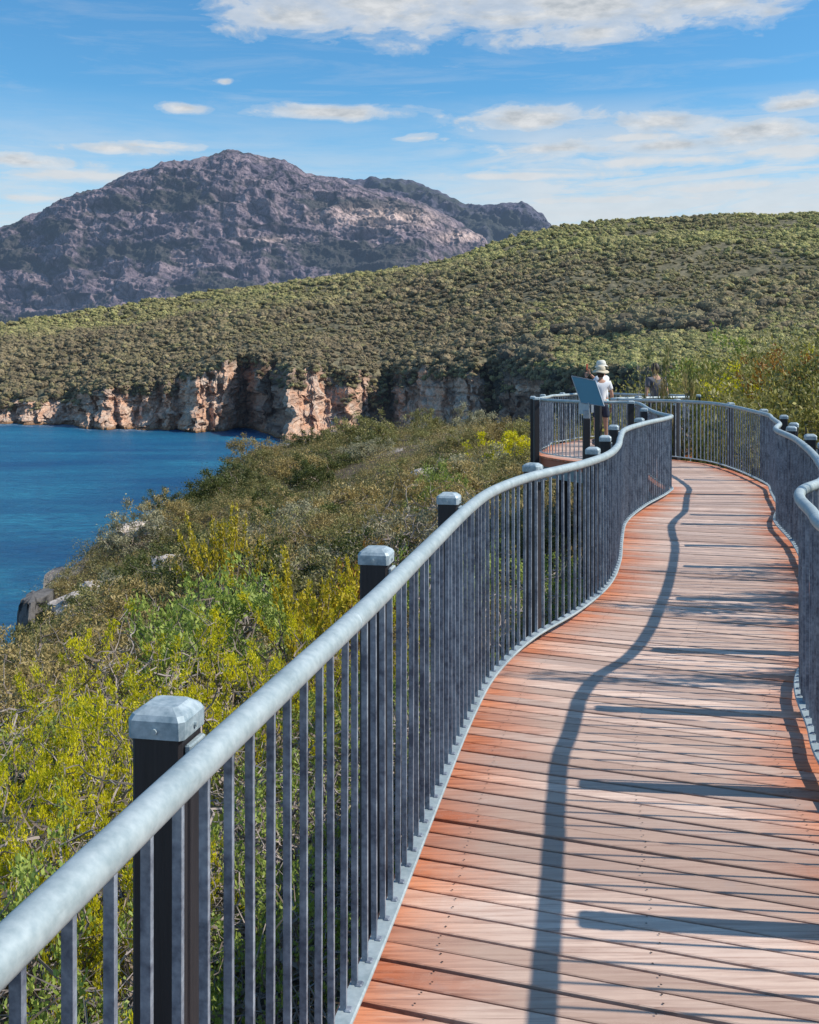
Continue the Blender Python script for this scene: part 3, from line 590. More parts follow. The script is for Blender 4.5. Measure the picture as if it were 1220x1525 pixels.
# ------------------------------------------------------------------ sea
su = np.linspace(-1200, 1500, 360); sd = np.concatenate([30 * (1000 / 30) ** np.linspace(0, 1, 300), [1300, 2500, 6000, 20000]])
SXg = (su[None, :] - UC) / F * sd[:, None]; SYg = sd[:, None] + 0 * SXg
dist = interp(su, np.stack([uh, d0], 1))[None, :] - SYg
foam = np.clip(1.15 - np.abs(dist - 8) / 16, 0, 1) * smooth(fbm(su / 40, su * 0, oct=3, seed=81) * 3 + .6)[None, :]; foam[:, :] *= 1.0
shal = np.clip(1 - dist / 90, 0, 1)
VS = np.stack([SXg, SYg, SXg * 0 - 45], -1).reshape(-1, 3); FS = gridfaces(*SXg.shape)
n0 = len(VS); VS = np.vstack([VS, [(-30000, 0, -45.6), (30000, 0, -45.6), (30000, 40000, -45.6), (-30000, 40000, -45.6)]]); FS = np.vstack([FS, [(n0, n0 + 1, n0 + 2, n0 + 3)]])
me = np_mesh('sea', VS, [FS], smooth=True, attrs={'foam': np.concatenate([foam.ravel(), np.zeros(4)]), 'shallow': np.concatenate([shal.ravel(), np.zeros(4)])})
tag(link('sea', me, None, [M['sea']]), 'deep blue sea in the bay below', kind='structure')

# ------------------------------------------------------------------ far forest
def ico(sub):
    bm = bmesh.new(); bmesh.ops.create_icosphere(bm, subdivisions=sub, radius=1); bm.verts.ensure_lookup_table()
    V = np.array([v.co[:] for v in bm.verts]); Fc = np.array([[v.index for v in f.verts] for f in bm.faces]); bm.free(); return V, Fc
IV, IF = ico(2)
def crown_proto(seed, nleaf, blob=True, lobes=5):
    r = np.random.RandomState(seed); V = []; T = []; D = []; F3 = []; F4 = []
    L = [(np.array([0, 0, .15]), .62)] + [(np.array([math.cos(a) * .5, math.sin(a) * .5, r.uniform(-.1, .35)]), r.uniform(.34, .5)) for a in r.uniform(0, 6.28, lobes)]
    n = 0
    for c, rad in L:
        v = IV * (1 + .35 * (vnoise(IV[:, 0] * 2 + seed, IV[:, 1] * 2, IV[:, 2] * 2 + c[0] * 9, seed=seed))[:, None]) * rad * .82; v = v * [1, 1, .8] + c
        V.append(v); F3.append(IF + n); n += len(v); T.append(np.full(len(v), .25) + .25 * r.rand(len(v))); D.append(np.clip(.75 - v[:, 2] * 1.0, 0, 1) * .75)  # D: shade inside and under the crown, painted into its colour
    k = nleaf
    ci = r.randint(0, len(L), k); dirs = r.normal(size=(k, 3)); dirs[:, 2] += .35; dirs /= np.linalg.norm(dirs, axis=1)[:, None]
    cen = np.array([L[i][0] for i in ci]); rd = np.array([L[i][1] for i in ci]); P = cen + dirs * (rd * r.uniform(.8, 1.12, k))[:, None] * [1, 1, .85]
    nrm = dirs + r.normal(size=(k, 3)) * .34; nrm /= np.linalg.norm(nrm, axis=1)[:, None]; a = np.cross(nrm, r.normal(size=(k, 3))); a /= np.linalg.norm(a, axis=1)[:, None]; b = np.cross(nrm, a)
    s = r.uniform(.06, .14, k)[:, None]; Q = np.stack([P - a * s, P - b * s * .7, P + a * s, P + b * s * .7], 1).reshape(-1, 3)
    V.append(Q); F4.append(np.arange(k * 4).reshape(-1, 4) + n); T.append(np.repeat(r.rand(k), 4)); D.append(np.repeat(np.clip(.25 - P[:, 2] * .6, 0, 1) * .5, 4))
    return np.vstack(V), np.vstack(F3), np.vstack(F4), np.concatenate(T), np.concatenate(D)
# candidate places on the hill
def hill_at(u, s):
    iu = np.clip(((u - uh[0]) / DU), 0, len(uh) - 1.001); it = np.clip(s * (NH - 1), 0, NH - 1.001)
    i0, j0 = iu.astype(int), it.astype(int); fu, ft = iu - i0, it - j0
    g = lambda A: (A[j0, i0] * (1 - fu) + A[j0, i0 + 1] * fu) * (1 - ft) + (A[j0 + 1, i0] * (1 - fu) + A[j0 + 1, i0 + 1] * fu) * ft
    return g(Xh), g(Yh), g(Zh)
r = np.random.RandomState(5)
# dense: spacing follows what the slope shows
cand = []
N = 44000
u = r.uniform(-330, 1560, N); s = r.rand(N) ** 1.15; X, Y, Z = hill_at(u, s)
area_keep = r.rand(N) < np.clip((Y / 1150) ** 1.0, .25, 1)
u, s, X, Y, Z = [a[area_keep] for a in (u, s, X, Y, Z)]
prot = [crown_proto(100 + i, 70) for i in range(6)]
prot_lo = [crown_proto(200 + i, 34, lobes=3) for i in range(6)]
pxy = HY - (Z - EYE) / Y * F
zone = np.clip(interp(u, [(0, .0), (200, .15), (420, .45), (700, .45), (900, .35), (1300, .5)]) * smooth((s - .18) / .4) + .85 * fbm(X / 210, Y / 260, oct=4, seed=91) * smooth(s * 3) + .30 * smooth((s - .45) * 4) - .25 * (fbm(X / 60, Y / 80, oct=3, seed=96) > .18), 0, 1)
small = (u > 820) & (s < .12)
size = (2.0 + 4.0 * r.rand(len(u)) ** 1.7) * np.clip(1 + .7 * fbm(X / 70, Y / 70, oct=3, seed=95), .6, 1.5) * np.where(small, .55, 1) * np.clip(.75 + .25 * (Y / 1000), .6, 1.1); zone = np.where(small, np.clip(zone + .35, 0, 1), zone)
bare = fbm(X / 45, Y / 45, oct=4, seed=92) > .28
keep = ~(bare & (r.rand(len(u)) < .75)); u, s, X, Y, Z, zone, size = [a[keep] for a in (u, s, X, Y, Z, zone, size)]
n5 = 7000; u5 = r.uniform(790, 1560, n5); s5 = r.rand(n5) ** 1.3 * .30; x5, y5, z5 = hill_at(u5, s5)
u = np.concatenate([u, u5]); X = np.concatenate([X, x5]); Y = np.concatenate([Y, y5]); Z = np.concatenate([Z, z5]); size = np.concatenate([size, r.uniform(1.3, 2.8, n5)]); zone = np.concatenate([zone, r.uniform(.6, 1.0, n5)])
# cliff-top and cliff-face bushes
Nc = 4600; uc = r.uniform(-330, 1500, Nc); jc = np.clip((1 - r.rand(Nc) ** 1.3 * .55) * (NCf - 1), 0, NCf - 1).astype(int); icx = np.clip(((uc - uh[0]) / DU).astype(int), 0, len(uh) - 1)
kc = (vegc[jc, icx] > .30) | (jc > NCf * .93); uc, jc, icx = uc[kc], jc[kc], icx[kc]
u = np.concatenate([u, uc]); X = np.concatenate([X, Xf[jc, icx]]); Y = np.concatenate([Y, Yf[jc, icx] - 1]); Z = np.concatenate([Z, Zf[jc, icx] - .8]); size = np.concatenate([size, r.uniform(1.6, 3.6, len(uc))]); zone = np.concatenate([zone, r.uniform(0, .35, len(uc))])
visible = (u > 0) & (u < 1220)
order = np.argsort(-(size / Y) * visible * (u < 1225)); first = order[:230]; rest = order[230:]
def merge_crowns(ids, name, label):
    Vs, F3s, F4s, Ts, Ds, Zs = [], [], [], [], [], []; n = 0
    base = {}
    for kk in range(12):
        grp = ids[(ids % 12) == kk]
        if not len(grp): continue
        far_ = kk % 2; 
        V0, f3, f4, t0, dd = (prot if kk % 2 else prot_lo)[kk // 2]
        ang = r.uniform(0, 6.28, len(grp)); ca, sa = np.cos(ang), np.sin(ang); S_ = size[grp]; hz = r.uniform(.75, 1.25, len(grp))
        x = (V0[None, :, 0] * ca[:, None] - V0[None, :, 1] * sa[:, None]) * S_[:, None] + X[grp][:, None]; y_ = (V0[None, :, 0] * sa[:, None] + V0[None, :, 1] * ca[:, None]) * S_[:, None] + Y[grp][:, None]
        z = V0[None, :, 2] * (S_ * hz)[:, None] + (Z[grp] + S_ * .22)[:, None]
        m_, k_ = len(grp), len(V0); Vs.append(np.stack([x, y_, z], -1).reshape(-1, 3)); o_ = (np.arange(m_) * k_)[:, None, None] + n
        F3s.append((f3[None] + o_).reshape(-1, 3)); F4s.append((f4[None] + o_).reshape(-1, 4)); n += m_ * k_
        tr = (r.normal(size=m_) * .26)[:, None]; Ts.append(np.clip(t0[None] + tr, 0, 1).ravel()); Ds.append(np.tile(dd, m_)); Zs.append(np.repeat(np.clip(zone[grp] + r.normal(size=m_) * .17, 0, 1), k_))
    me = np_mesh(name, np.vstack(Vs), [np.vstack(F3s), np.vstack(F4s)], attrs={'tint': np.concatenate(Ts), 'crown_shade': np.concatenate(Ds), 'zone': np.concatenate(Zs)})
    return tag(link(name, me, None, [M['forest']]), label, 'forest', kind='stuff')
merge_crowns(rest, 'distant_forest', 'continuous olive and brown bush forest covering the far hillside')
# individual trees nearest the cliff edge
zt = NT('hill_tree_crown'); a = zt.attr('tint'); ob = zt.n('ShaderNodeObjectInfo').outputs['Random']; cc = zt.mix(a, (.17, .145, .07), (.50, .42, .20)); cc = zt.mix(ob, cc, zt.mix(a, (.09, .072, .045), (.29, .22, .125))); cc = zt.mix(zt.attr('crown_shade'), cc, (.055, .05, .035)); M['hilltree'] = zt.pbr(cc, .8, 0, None, .2, HAZE, .034, trans=.12, tcol=cc)
crown_mes = []
for i in range(6):
    V0, f3, f4, t0, dd = prot[i]; crown_mes.append(np_mesh('crown', V0, [f3, f4], attrs={'tint': t0, 'crown_shade': dd})); crown_mes[-1].materials.append(M['hilltree'])
tm = MB(); tm.tube([(0, 0, -.9), (.03, .02, -.3), (-.02, .03, .1)], [.07, .05, .03], 5); trunk_me = tm.mesh('trunk'); trunk_me.materials.append(M['bark'])
for k, i in enumerate(first):
    o = empty('gum_tree', (X[i], Y[i], Z[i])); S_ = size[i]
    uu = u[i]
    zn = 'left' if uu < 400 else ('middle' if uu < 760 else 'right')
    lab = {'left': 'round olive bush tree above the pink cliffs on the left of the bay', 'middle': 'round olive bush tree above the orange cliffs at the middle of the far shore', 'right': 'round olive bush tree behind the dark cliff beyond the lookout'}[zn]
    tag(o, lab, 'tree', {'left': 'trees above the left cliffs', 'middle': 'trees above the middle cliffs', 'right': 'trees behind the dark cliff'}[zn])
    c = bpy.data.objects.new('crown', crown_mes[k % 6]); COL.objects.link(c); c.parent = o; c.location = (0, 0, S_ * .55); c.scale = (S_, S_, S_ * random.uniform(.8, 1.1)); c.rotation_euler = (0, 0, random.uniform(0, 6.28))
    c = bpy.data.objects.new('trunk', trunk_me); COL.objects.link(c); c.parent = o; c.location = (0, 0, S_ * .55); c.scale = (S_, S_, S_)

# ------------------------------------------------------------------ near shrubs
def skeleton(seed, Rr_, H, ntip, spread=1.0, upright=0.0):
    r = np.random.RandomState(seed); ph = r.uniform(0, 6.28, 3)
    d = r.normal(size=(ntip, 3)); d[:, 2] = np.abs(d[:, 2]) * .9 + .05; d /= np.linalg.norm(d, axis=1)[:, None]; az = np.arctan2(d[:, 1], d[:, 0])
    lob = 1 + .22 * np.sin(az * 2 + ph[0]) + .16 * np.sin(az * 3 + ph[1]) + .1 * np.sin(az * 5 + ph[2] + d[:, 2] * 4)
    rad = (r.rand(ntip) ** .45 * .62 + .38) * lob; P = d * rad[:, None] * [Rr_, Rr_, H]; P[:, 2] = np.maximum(P[:, 2], .05 * H)
    o = np.argsort(np.linalg.norm(P, axis=1)); P = P[o]
    nodes = [np.zeros(3)]; par = [-1]; tips = []
    for p in P:
        A = np.array(nodes); dd = np.linalg.norm(A - p, axis=1) + .25 * np.maximum(0, A[:, 2] - p[2]) * 3; j = int(np.argmin(dd)); q = A[j]; L = np.linalg.norm(p - q)
        mid = (p + q) / 2 + r.normal(size=3) * L * .12; mid[2] -= L * .06
        nodes.append(mid); par.append(j); nodes.append(p); par.append(len(nodes) - 2); tips.append(len(nodes) - 1)
    nodes = np.array(nodes); cnt = np.ones(len(nodes))
    for i in range(len(nodes) - 1, 0, -1): cnt[par[i]] += cnt[i]
    return nodes, np.array(par), tips, cnt
def seg_tubes(nodes, par, rad, ns=3):
    i = np.arange(1, len(nodes)); A = nodes[par[i]]; B = nodes[i]; ra = np.minimum(rad[par[i]], rad[i] * 1.6); rb = rad[i]; T = B - A; T /= np.linalg.norm(T, axis=1)[:, None] + 1e-9
    S = np.cross(T, np.array([.3, .2, 1.0])); S /= np.linalg.norm(S, axis=1)[:, None] + 1e-9; U = np.cross(T, S); V = []
    for k in range(ns):
        a = 2 * np.pi * k / ns; dirv = math.cos(a) * S + math.sin(a) * U; V.append(A + dirv * ra[:, None]); V.append(B + dirv * rb[:, None])
    V = np.stack(V, 1); m = len(i); base = (np.arange(m) * ns * 2)[:, None]; Fs = [np.concatenate([base + 2 * k, base + 2 * ((k + 1) % ns), base + 2 * ((k + 1) % ns) + 1, base + 2 * k + 1], 1) for k in range(ns)]
    return V.reshape(-1, 3), np.vstack(Fs)
def make_leaves(seed, nodes, par, tips, per, L, W, spread, up=.5, tip_bias=True, tint=None, kindfrac=0.0, patch=-.12):
    r = np.random.RandomState(seed); tips = np.array(tips); tp = nodes[tips]; nv = vnoise(tp[:, 0] * 2.3 + seed, tp[:, 1] * 2.3, tp[:, 2] * 2.3, seed=seed) + .5 * (tp[:, 2] - .35); kk_ = nv > patch; tips = tips[kk_] if kk_.sum() > 20 else tips; n = len(tips) * per; ti = np.repeat(tips, per); f = r.rand(n) ** .6; A = nodes[par[ti]]; B = nodes[ti]; P = A + (B - A) * (f * 1.08)[:, None] + r.normal(size=(n, 3)) * spread
    dirs = (B - A) / (np.linalg.norm(B - A, axis=1)[:, None] + 1e-9); a = dirs * .6 + r.normal(size=(n, 3)) * .6 + np.array([0, 0, up]); a /= np.linalg.norm(a, axis=1)[:, None]
    b = np.cross(a, r.normal(size=(n, 3)) + [0, 0, .6]); b /= np.linalg.norm(b, axis=1)[:, None] + 1e-9; l = (L * r.uniform(.6, 1.3, n))[:, None]; w = (W * r.uniform(.7, 1.25, n))[:, None]
    Q = np.stack([P, P + a * l * .5 + b * w * .5, P + a * l, P + a * l * .5 - b * w * .5], 1).reshape(-1, 3); Fq = np.arange(n * 4).reshape(-1, 4)
    ttn = np.clip(r.rand(n) * .5 + np.repeat(r.rand(len(tips)), per) * .5, 0, 1); return Q, Fq, np.repeat(ttn, 4)
def shrub_meshes(seed, Rr_, H, ntip, per, L, W, spread, mat, trad=.0022, up=.5, twig='twig'):
    nodes, par, tips, cnt = skeleton(seed, Rr_, H, ntip); rad = trad * np.sqrt(cnt); V, Fq = seg_tubes(nodes, par, rad)
    b = np_mesh('branches', V, [Fq]); b.materials.append(M[twig]); lv = None
    if per:
        Q, F4, tn = make_leaves(seed + 1, nodes, par, tips, per, L, W, spread, up); lv = np_mesh('foliage', Q, [F4], attrs={'tint': tn}); lv.materials.append(M[mat])
    return b, lv
near_k = {
 'yellow': [shrub_meshes(300 + i, 1.0, 1.0, 360, 80, .027, .010, .020, 'leaf_yellow') for i in range(3)],
 'green': [shrub_meshes(310 + i, 1.0, 1.0, 320, 40, .032, .018, .024, 'leaf_green') for i in range(3)],
 'dead': [shrub_meshes(320 + i, 1.0, 1.0, 420, 2, .03, .01, .02, 'leaf_grey', .0020, twig='dead') for i in range(2)]}
mid_k = {}
for i_, (k, m_) in enumerate((('yellow', 'leaf_yellow'), ('green', 'leaf_green'), ('olive', 'leaf_olive'), ('brown', 'leaf_brown'), ('grey', 'leaf_grey'), ('dark', 'leaf_dark'), ('bronze', 'leaf_right'), ('rust', 'rust'))):
    mid_k[k] = [shrub_meshes(400 + i_ * 10 + i, 1.0, 1.0, 210, 55, .052, .022, .04, m_, .0024) for i in range(3)]
mid_k['dead'] = [shrub_meshes(500 + i, 1.0, 1.0, 320, 0, .03, .01, .02, None, .0019, twig='dead') for i in range(3)]
far_k = {}
for i_, (k, m_) in enumerate((('yellow', 'leaf_yellow'), ('green', 'leaf_green'), ('olive', 'leaf_olive'), ('brown', 'leaf_brown'), ('grey', 'leaf_grey'), ('dark', 'leaf_dark'))):
    far_k[k] = [shrub_meshes(600 + i_ * 10 + i, 1.0, 1.0, 130, 70, .065, .034, .06, m_, .003) for i in range(3)]
far_k['dead'] = [shrub_meshes(800 + i, 1.0, 1.0, 300, 6, .05, .02, .05, 'leaf_grey', .003, twig='dead') for i in range(2)]
def spike_mesh(seed):
    """tall open stems ending in yellow flower spikes"""
    r = np.random.RandomState(seed); m = MB(); LQ = []; tn = []
    for k in range(16):
        a = r.uniform(0, 6.28); R0 = r.uniform(.1, .75); top = np.array([math.cos(a) * R0, math.sin(a) * R0, r.uniform(.75, 1.25)]); mid = top * [.45, .45, .55] + r.normal(size=3) * .04
        m.tube([(0, 0, 0), mid, top], [.012, .008, .004], 4)
        n = 110; f = r.rand(n); P = mid + (top - mid) * (.35 + .72 * f)[:, None]; P = P + r.normal(size=(n, 3)) * .018; d = r.normal(size=(n, 3)) + [0, 0, 1.0]; d /= np.linalg.norm(d, axis=1)[:, None]; b = np.cross(d, r.normal(size=(n, 3))); b /= np.linalg.norm(b, axis=1)[:, None]
        LQ.append(np.stack([P, P + d * .02 + b * .012, P + d * .045, P + d * .02 - b * .012], 1).reshape(-1, 3)); tn.append(np.repeat(r.rand(n), 4))
    Q = np.vstack(LQ); br = m.mesh('branches'); br.materials.append(M['twig']); lv = np_mesh('flower_spikes', Q, [np.arange(len(Q)).reshape(-1, 4)], attrs={'tint': np.concatenate(tn)}); lv.materials.append(M['flower']); return br, lv
mid_k['spike'] = [spike_mesh(700 + i) for i in range(2)]
LAB = {'yellow': ('yellow green', 'bright yellow green leafy shrub'), 'green': ('fresh green', 'fresh green round leaved shrub'), 'olive': ('olive', 'olive green bushy shrub'), 'brown': ('brown olive', 'brownish heath shrub'), 'grey': ('grey green', 'pale grey green shrub'), 'dark': ('dark green', 'dark green dense shrub'),
       'dead': ('dry', 'dry leafless shrub of pale grey twigs'), 'bronze': ('bronze', 'bronze green tall bush'), 'rust': ('rust', 'orange brown leaved bush'), 'spike': ('flowering', 'open shrub with upright yellow flower spikes')}
SH = {'n': 0}
def place(kind, lod, x, y, rad, h, where, dz=-.08, z=None, name='shrub'):
    K = {'near': near_k, 'mid': mid_k, 'far': far_k}[lod][kind]; b, lv = K[SH['n'] % len(K)]; SH['n'] += 1
    zz = float(gz(np.array([x]), np.array([y]))[0]) + dz if z is None else z
    o = empty(name, (x, y, zz), random.uniform(0, 6.28)); tag(o, f"{LAB[kind][1]} {where}", 'shrub', f"{LAB[kind][0]} shrubs {where}")
    for me_ in (b, lv):
        if me_ is None: continue
        c = bpy.data.objects.new(me_.name.split('.')[0], me_); COL.objects.link(c); c.parent = o; c.scale = (rad, rad, h)
    return o
def ground_pt(px, d): return (px - UC) / F * d
# hand-placed near shrubs: (kind, px, distance, radius, height)
nearlist = [
 ('green', 60, 3.4, .75, .95), ('green', -60, 2.6, .7, .9), ('dead', 130, 3.9, .75, .95), ('green', 300, 4.2, .7, .85), ('dead', 350, 3.4, .6, .7), ('yellow', 240, 3.6, .45, .9), ('green', 410, 4.6, .7, .8), ('green', 20, 4.6, .9, 1.1),
 ('dead', 60, 5.6, 1.0, 1.0), ('yellow', -40, 5.6, .75, 1.15), ('yellow', 120, 6.6, .8, 1.25), ('dead', 90, 6.9, .9, 1.0), ('green', 330, 5.6, .8, .9), ('yellow', 170, 5.3, .6, 1.05), ('dead', 260, 6.2, 1.0, .95), ('green', 440, 6.3, .8, .9), ('dead', 430, 5.2, .7, .75), ('dead', 520, 7.2, .8, .8),
 ('yellow', 60, 8.0, .85, 1.25), ('green', 110, 9.2, 1.1, 1.0), ('yellow', 150, 10.0, 1.0, 1.4), ('dead', 215, 10.6, 1.2, 1.3), ('yellow', 330, 9.0, 1.05, 1.35), ('yellow', 400, 10.6, 1.0, 1.35), ('dead', 250, 8.2, 1.1, 1.1), ('green', 480, 8.6, .9, 1.0), ('dead', 30, 9.6, 1.2, 1.1), ('dead', 130, 8.4, .9, 1.0), ('dead', 420, 7.4, .8, .9),
 ('green', 560, 9.0, .8, .9), ('dead', 600, 8.4, .8, .9), ('green', 640, 10.5, .9, .9), ('yellow', 560, 12.0, 1.0, 1.2), ('dead', 690, 11.5, 1.1, 1.1), ('dead', 760, 12.5, 1.2, 1.3), ('green', 830, 13.5, 1.0, 1.2), ('dead', 850, 14.5, 1.1, 1.3), ('dead', 660, 9.2, .8, .9), ('green', 740, 10.0, .6, .8), ('dead', 800, 11.0, .8, 1.0)]
for k, px, d, rr, h in nearlist: place(k, 'near', ground_pt(px, d), d, rr, h, 'just outside the near left railing')
midlist = [('green', 300, 13, 1.5, 1.6), ('green', 360, 15, 1.4, 1.6), ('dead', 240, 12, 1.4, 1.3), ('dead', 300, 17, 1.5, 1.4), ('spike', 470, 11.5, 1.0, 1.35), ('spike', 440, 13.5, 1.1, 1.5), ('spike', 330, 19, 1.2, 2.1), ('spike', 345, 22, 1.2, 2.0), ('brown', 150, 12.5, 1.3, 1.1), ('spike', 520, 13, 1.0, 1.4),
 ('rust', 520, 16, .8, 1.2), ('rust', 560, 18, .6, 1.2), ('dead', 170, 16, 1.4, 1.2), ('brown', 110, 17, 1.5, 1.2), ('brown', 50, 15, 1.4, 1.1), ('olive', 60, 20, 1.3, 1.2), ('brown', 10, 19, 1.5, 1.2), ('olive', 480, 19, 1.5, 1.3), ('green', 600, 17, 1.1, 1.3), ('dead', 620, 21, 1.5, 1.5), ('dead', 680, 18, 1.4, 1.5), ('green', 720, 16, 1.1, 1.3),
 ('olive', 760, 20, 1.3, 1.5), ('dead', 590, 24, 1.6, 1.5), ('dead', 650, 27, 1.7, 1.6), ('green', 655, 33, 1.6, 1.9), ('brown', 250, 22, 1.7, 1.4), ('brown', 400, 24, 1.8, 1.4), ('grey', 450, 21, 1.5, 1.3), ('dead', 380, 18, 1.5, 1.4), ('brown', 20, 12, 1.3, 1.0), ('dead', 120, 13.5, 1.2, 1.1)]
for k, px, d, rr, h in midlist: place(k, 'mid', ground_pt(px, d), d, rr, h, 'on the slope left of the walkway')
# middle and far headland scrub, spread evenly by what the slope shows
cnt = 0; taken = []
rr_ = random.Random(12)
while cnt < 190:
    px = rr_.uniform(-60, 830); dmax = float(interp(px, DE)) - 2; d = 20 * (dmax / 20) ** (rr_.random() ** .8); x, y = ground_pt(px, d), d
    if any((x - a) ** 2 + (y - b) ** 2 < (c_ * .75) ** 2 for a, b, c_ in taken): continue
    rad = rr_.uniform(.75, 1.5) * (1 + d / 130) * (.7 if px < 140 else (1.35 if d > 55 else 1.1)); fb = float(fbm(np.array([x / 14]), np.array([y / 14]), oct=3, seed=15)[0])
    pal = ['brown', 'brown', 'brown', 'olive', 'dark'] if fb < .0 else (['olive', 'brown', 'brown', 'grey', 'dark'] if fb < .25 else ['dark', 'olive', 'olive', 'brown', 'dark'])
    if d > 95 and px > 380: pal = ['olive', 'olive', 'dark', 'grey', 'yellow', 'dead', 'olive', 'dark', 'brown']
    k = rr_.choice(pal); place(k, 'mid' if d < 42 and k != 'x' else 'far', x, y, rad, rad * rr_.uniform(.6, .95), 'on the mid slope of the headland' if d < 60 else 'near the headland edge above the sea', dz=-.25); taken.append((x, y, rad)); cnt += 1
# right side bush behind the fence
rightlist = [('bronze', 1040, 24, 1.6, 2.2), ('bronze', 1090, 26, 1.7, 2.4), ('dark', 1010, 25.5, 1.3, 2.6), ('bronze', 1150, 22, 1.6, 2.2), ('yellow', 1065, 31, 1.8, 3.0), ('yellow', 1110, 33, 1.9, 3.0), ('bronze', 1200, 26, 1.9, 2.9), ('rust', 1205, 33, 2.2, 3.4), ('dark', 1230, 30, 2.2, 3.3), ('rust', 1170, 36, 2.0, 3.2), ('olive', 1140, 30, 2.0, 2.7), ('bronze', 1240, 20, 1.6, 2.4),
 ('bronze', 990, 30, 1.4, 2.6), ('olive', 1030, 36, 2.2, 3.1), ('bronze', 1080, 22, 1.2, 1.7), ('olive', 1262, 19, 1.3, 1.9), ('dark', 1120, 42, 2.6, 3.6), ('bronze', 1210, 46, 3, 4.0), ('dead', 1015, 23.2, .9, 1.4), ('dead', 1120, 21, 1.0, 1.5), ('bronze', 1060, 46, 2.8, 3.2), ('olive', 960, 44, 2.2, 2.6), ('bronze', 1300, 24, 2.2, 3.0), ('olive', 1400, 20, 2.0, 3.0), ('bronze', 1280, 15, 1.4, 2.3), ('yellow', 1195, 40, 2.0, 3.6), ('olive', 1240, 60, 3.5, 4.5), ('dark', 1160, 64, 3.6, 4.4), ('bronze', 1080, 66, 3.6, 4.0), ('olive', 1000, 62, 3.2, 3.8)]
for k, px, d, rr, h in rightlist: place(k, 'mid', ground_pt(px, d), d, rr * 1.1, h * .70, 'behind the right fence of the boardwalk', dz=-.1)
for px, d, rr, h, k in [(1016, 21.3, .85, 3.0, 'dark'), (1072, 21.9, 1.1, 2.5, 'bronze'), (1120, 21.2, 1.0, 2.2, 'olive'), (982, 21.45, .62, 3.15, 'dark'), (1003, 21.3, .65, 2.9, 'brown')]: place(k, 'mid', ground_pt(px, d), d, rr, h, 'between the walkway fence and the lookout', dz=0)
place('dead', 'mid', ground_pt(964, 21.4), 21.4, .55, 3.7, 'between the walkway fence and the lookout', dz=0)
# bushes beside the right fence whose branches throw shadows on the boards
for x, y, rr, h in [(4.62, 7.85, .85, 3.7), (4.0, 5.95, .70, 3.5), (5.6, 7.0, 1.0, 2.8), (4.5, 9.3, .55, 2.9)]: place('bronze', 'mid', x, y, rr, h, 'beside the near right railing')
# further bush on the right flats
for i in range(12):
    px = rr_.uniform(930, 1300); d = rr_.uniform(55, 250); rad = rr_.uniform(2.2, 4.0); place(rr_.choice(['olive', 'green', 'grey', 'dark']), 'far', ground_pt(px, d), d, rad, rad * 1.0, 'on the flat land beyond the lookout', dz=-.2)

# ---- low ground heath: uncountable tufts between the shrubs
r = np.random.RandomState(77)
def heath(name, label, n, dmin, dmax, u0, u1, hgt, wid, mat, per=9, seed=1, pw=1.0):
    r = np.random.RandomState(seed); u_ = r.uniform(u0, u1, n); lim = np.minimum(interp(u_, DE) - .5, dmax); d = dmin * (lim / dmin) ** (r.rand(n) ** pw); x = (u_ - UC) / F * d; z = gz(x, d); dens = fbm(x / 5, d / 5, oct=4, seed=seed + 5) > -.12
    inside = (x > np.interp(d, Lc[:, 1], Lc[:, 0]) - .25) & (d < 16) & (x < np.interp(d, Rr[:, 1], Rr[:, 0]) + .1)
    k_ = dens & ~inside; x, d, z = x[k_], d[k_], z[k_]; n = len(x); sc = (1 + d / 160)
    P = np.repeat(np.stack([x, d, z], 1), per, 0); m_ = n * per; scr = np.repeat(sc, per)
    P[:, :2] += r.normal(size=(m_, 2)) * .14 * scr[:, None]; P[:, 2] += r.rand(m_) * hgt * scr * .7; a = r.normal(size=(m_, 3)) * .6 + [0, 0, .7]; a /= np.linalg.norm(a, axis=1)[:, None]; b = np.cross(a, r.normal(size=(m_, 3))); b /= np.linalg.norm(b, axis=1)[:, None]
    l = (hgt * .55 * r.uniform(.6, 1.3, m_) * scr)[:, None]; w = (wid * r.uniform(.6, 1.3, m_) * scr)[:, None]
    Q = np.stack([P - b * w * .3, P + a * l * .5 + b * w * .5, P + a * l, P + a * l * .5 - b * w * .5], 1).reshape(-1, 3)
    me = np_mesh(name, Q, [np.arange(m_ * 4).reshape(-1, 4)], attrs={'tint': np.repeat(r.rand(m_) * .5 + np.repeat(r.rand(n), per) * .5, 4)})
    return tag(link(name, me, None, [M[mat]]), label, 'ground cover', kind='stuff')
heath('heath_scrub', 'low brown and olive heath covering the headland slope', 26000, 12, 150, -120, 860, .26, .035, 'leaf_brown', 14, 21, .7)
heath('heath_scrub', 'low green heath mixed through the headland slope', 8000, 10, 150, -120, 860, .28, .04, 'leaf_olive', 14, 22, .7)
heath('ground_litter', 'grey brown leaf litter and low sprigs under the near shrubs', 9000, 2.3, 14, -500, 900, .16, .03, 'leaf_grey', 8, 23)
heath('ground_cover', 'low green plants on the ground under the near fence', 3500, 2.3, 13, -300, 900, .30, .035, 'leaf_green', 12, 24)
heath('ground_cover', 'low bush filling the land right of the boardwalk', 12000, 8, 150, 905, 1700, .45, .07, 'leaf_right', 12, 25)
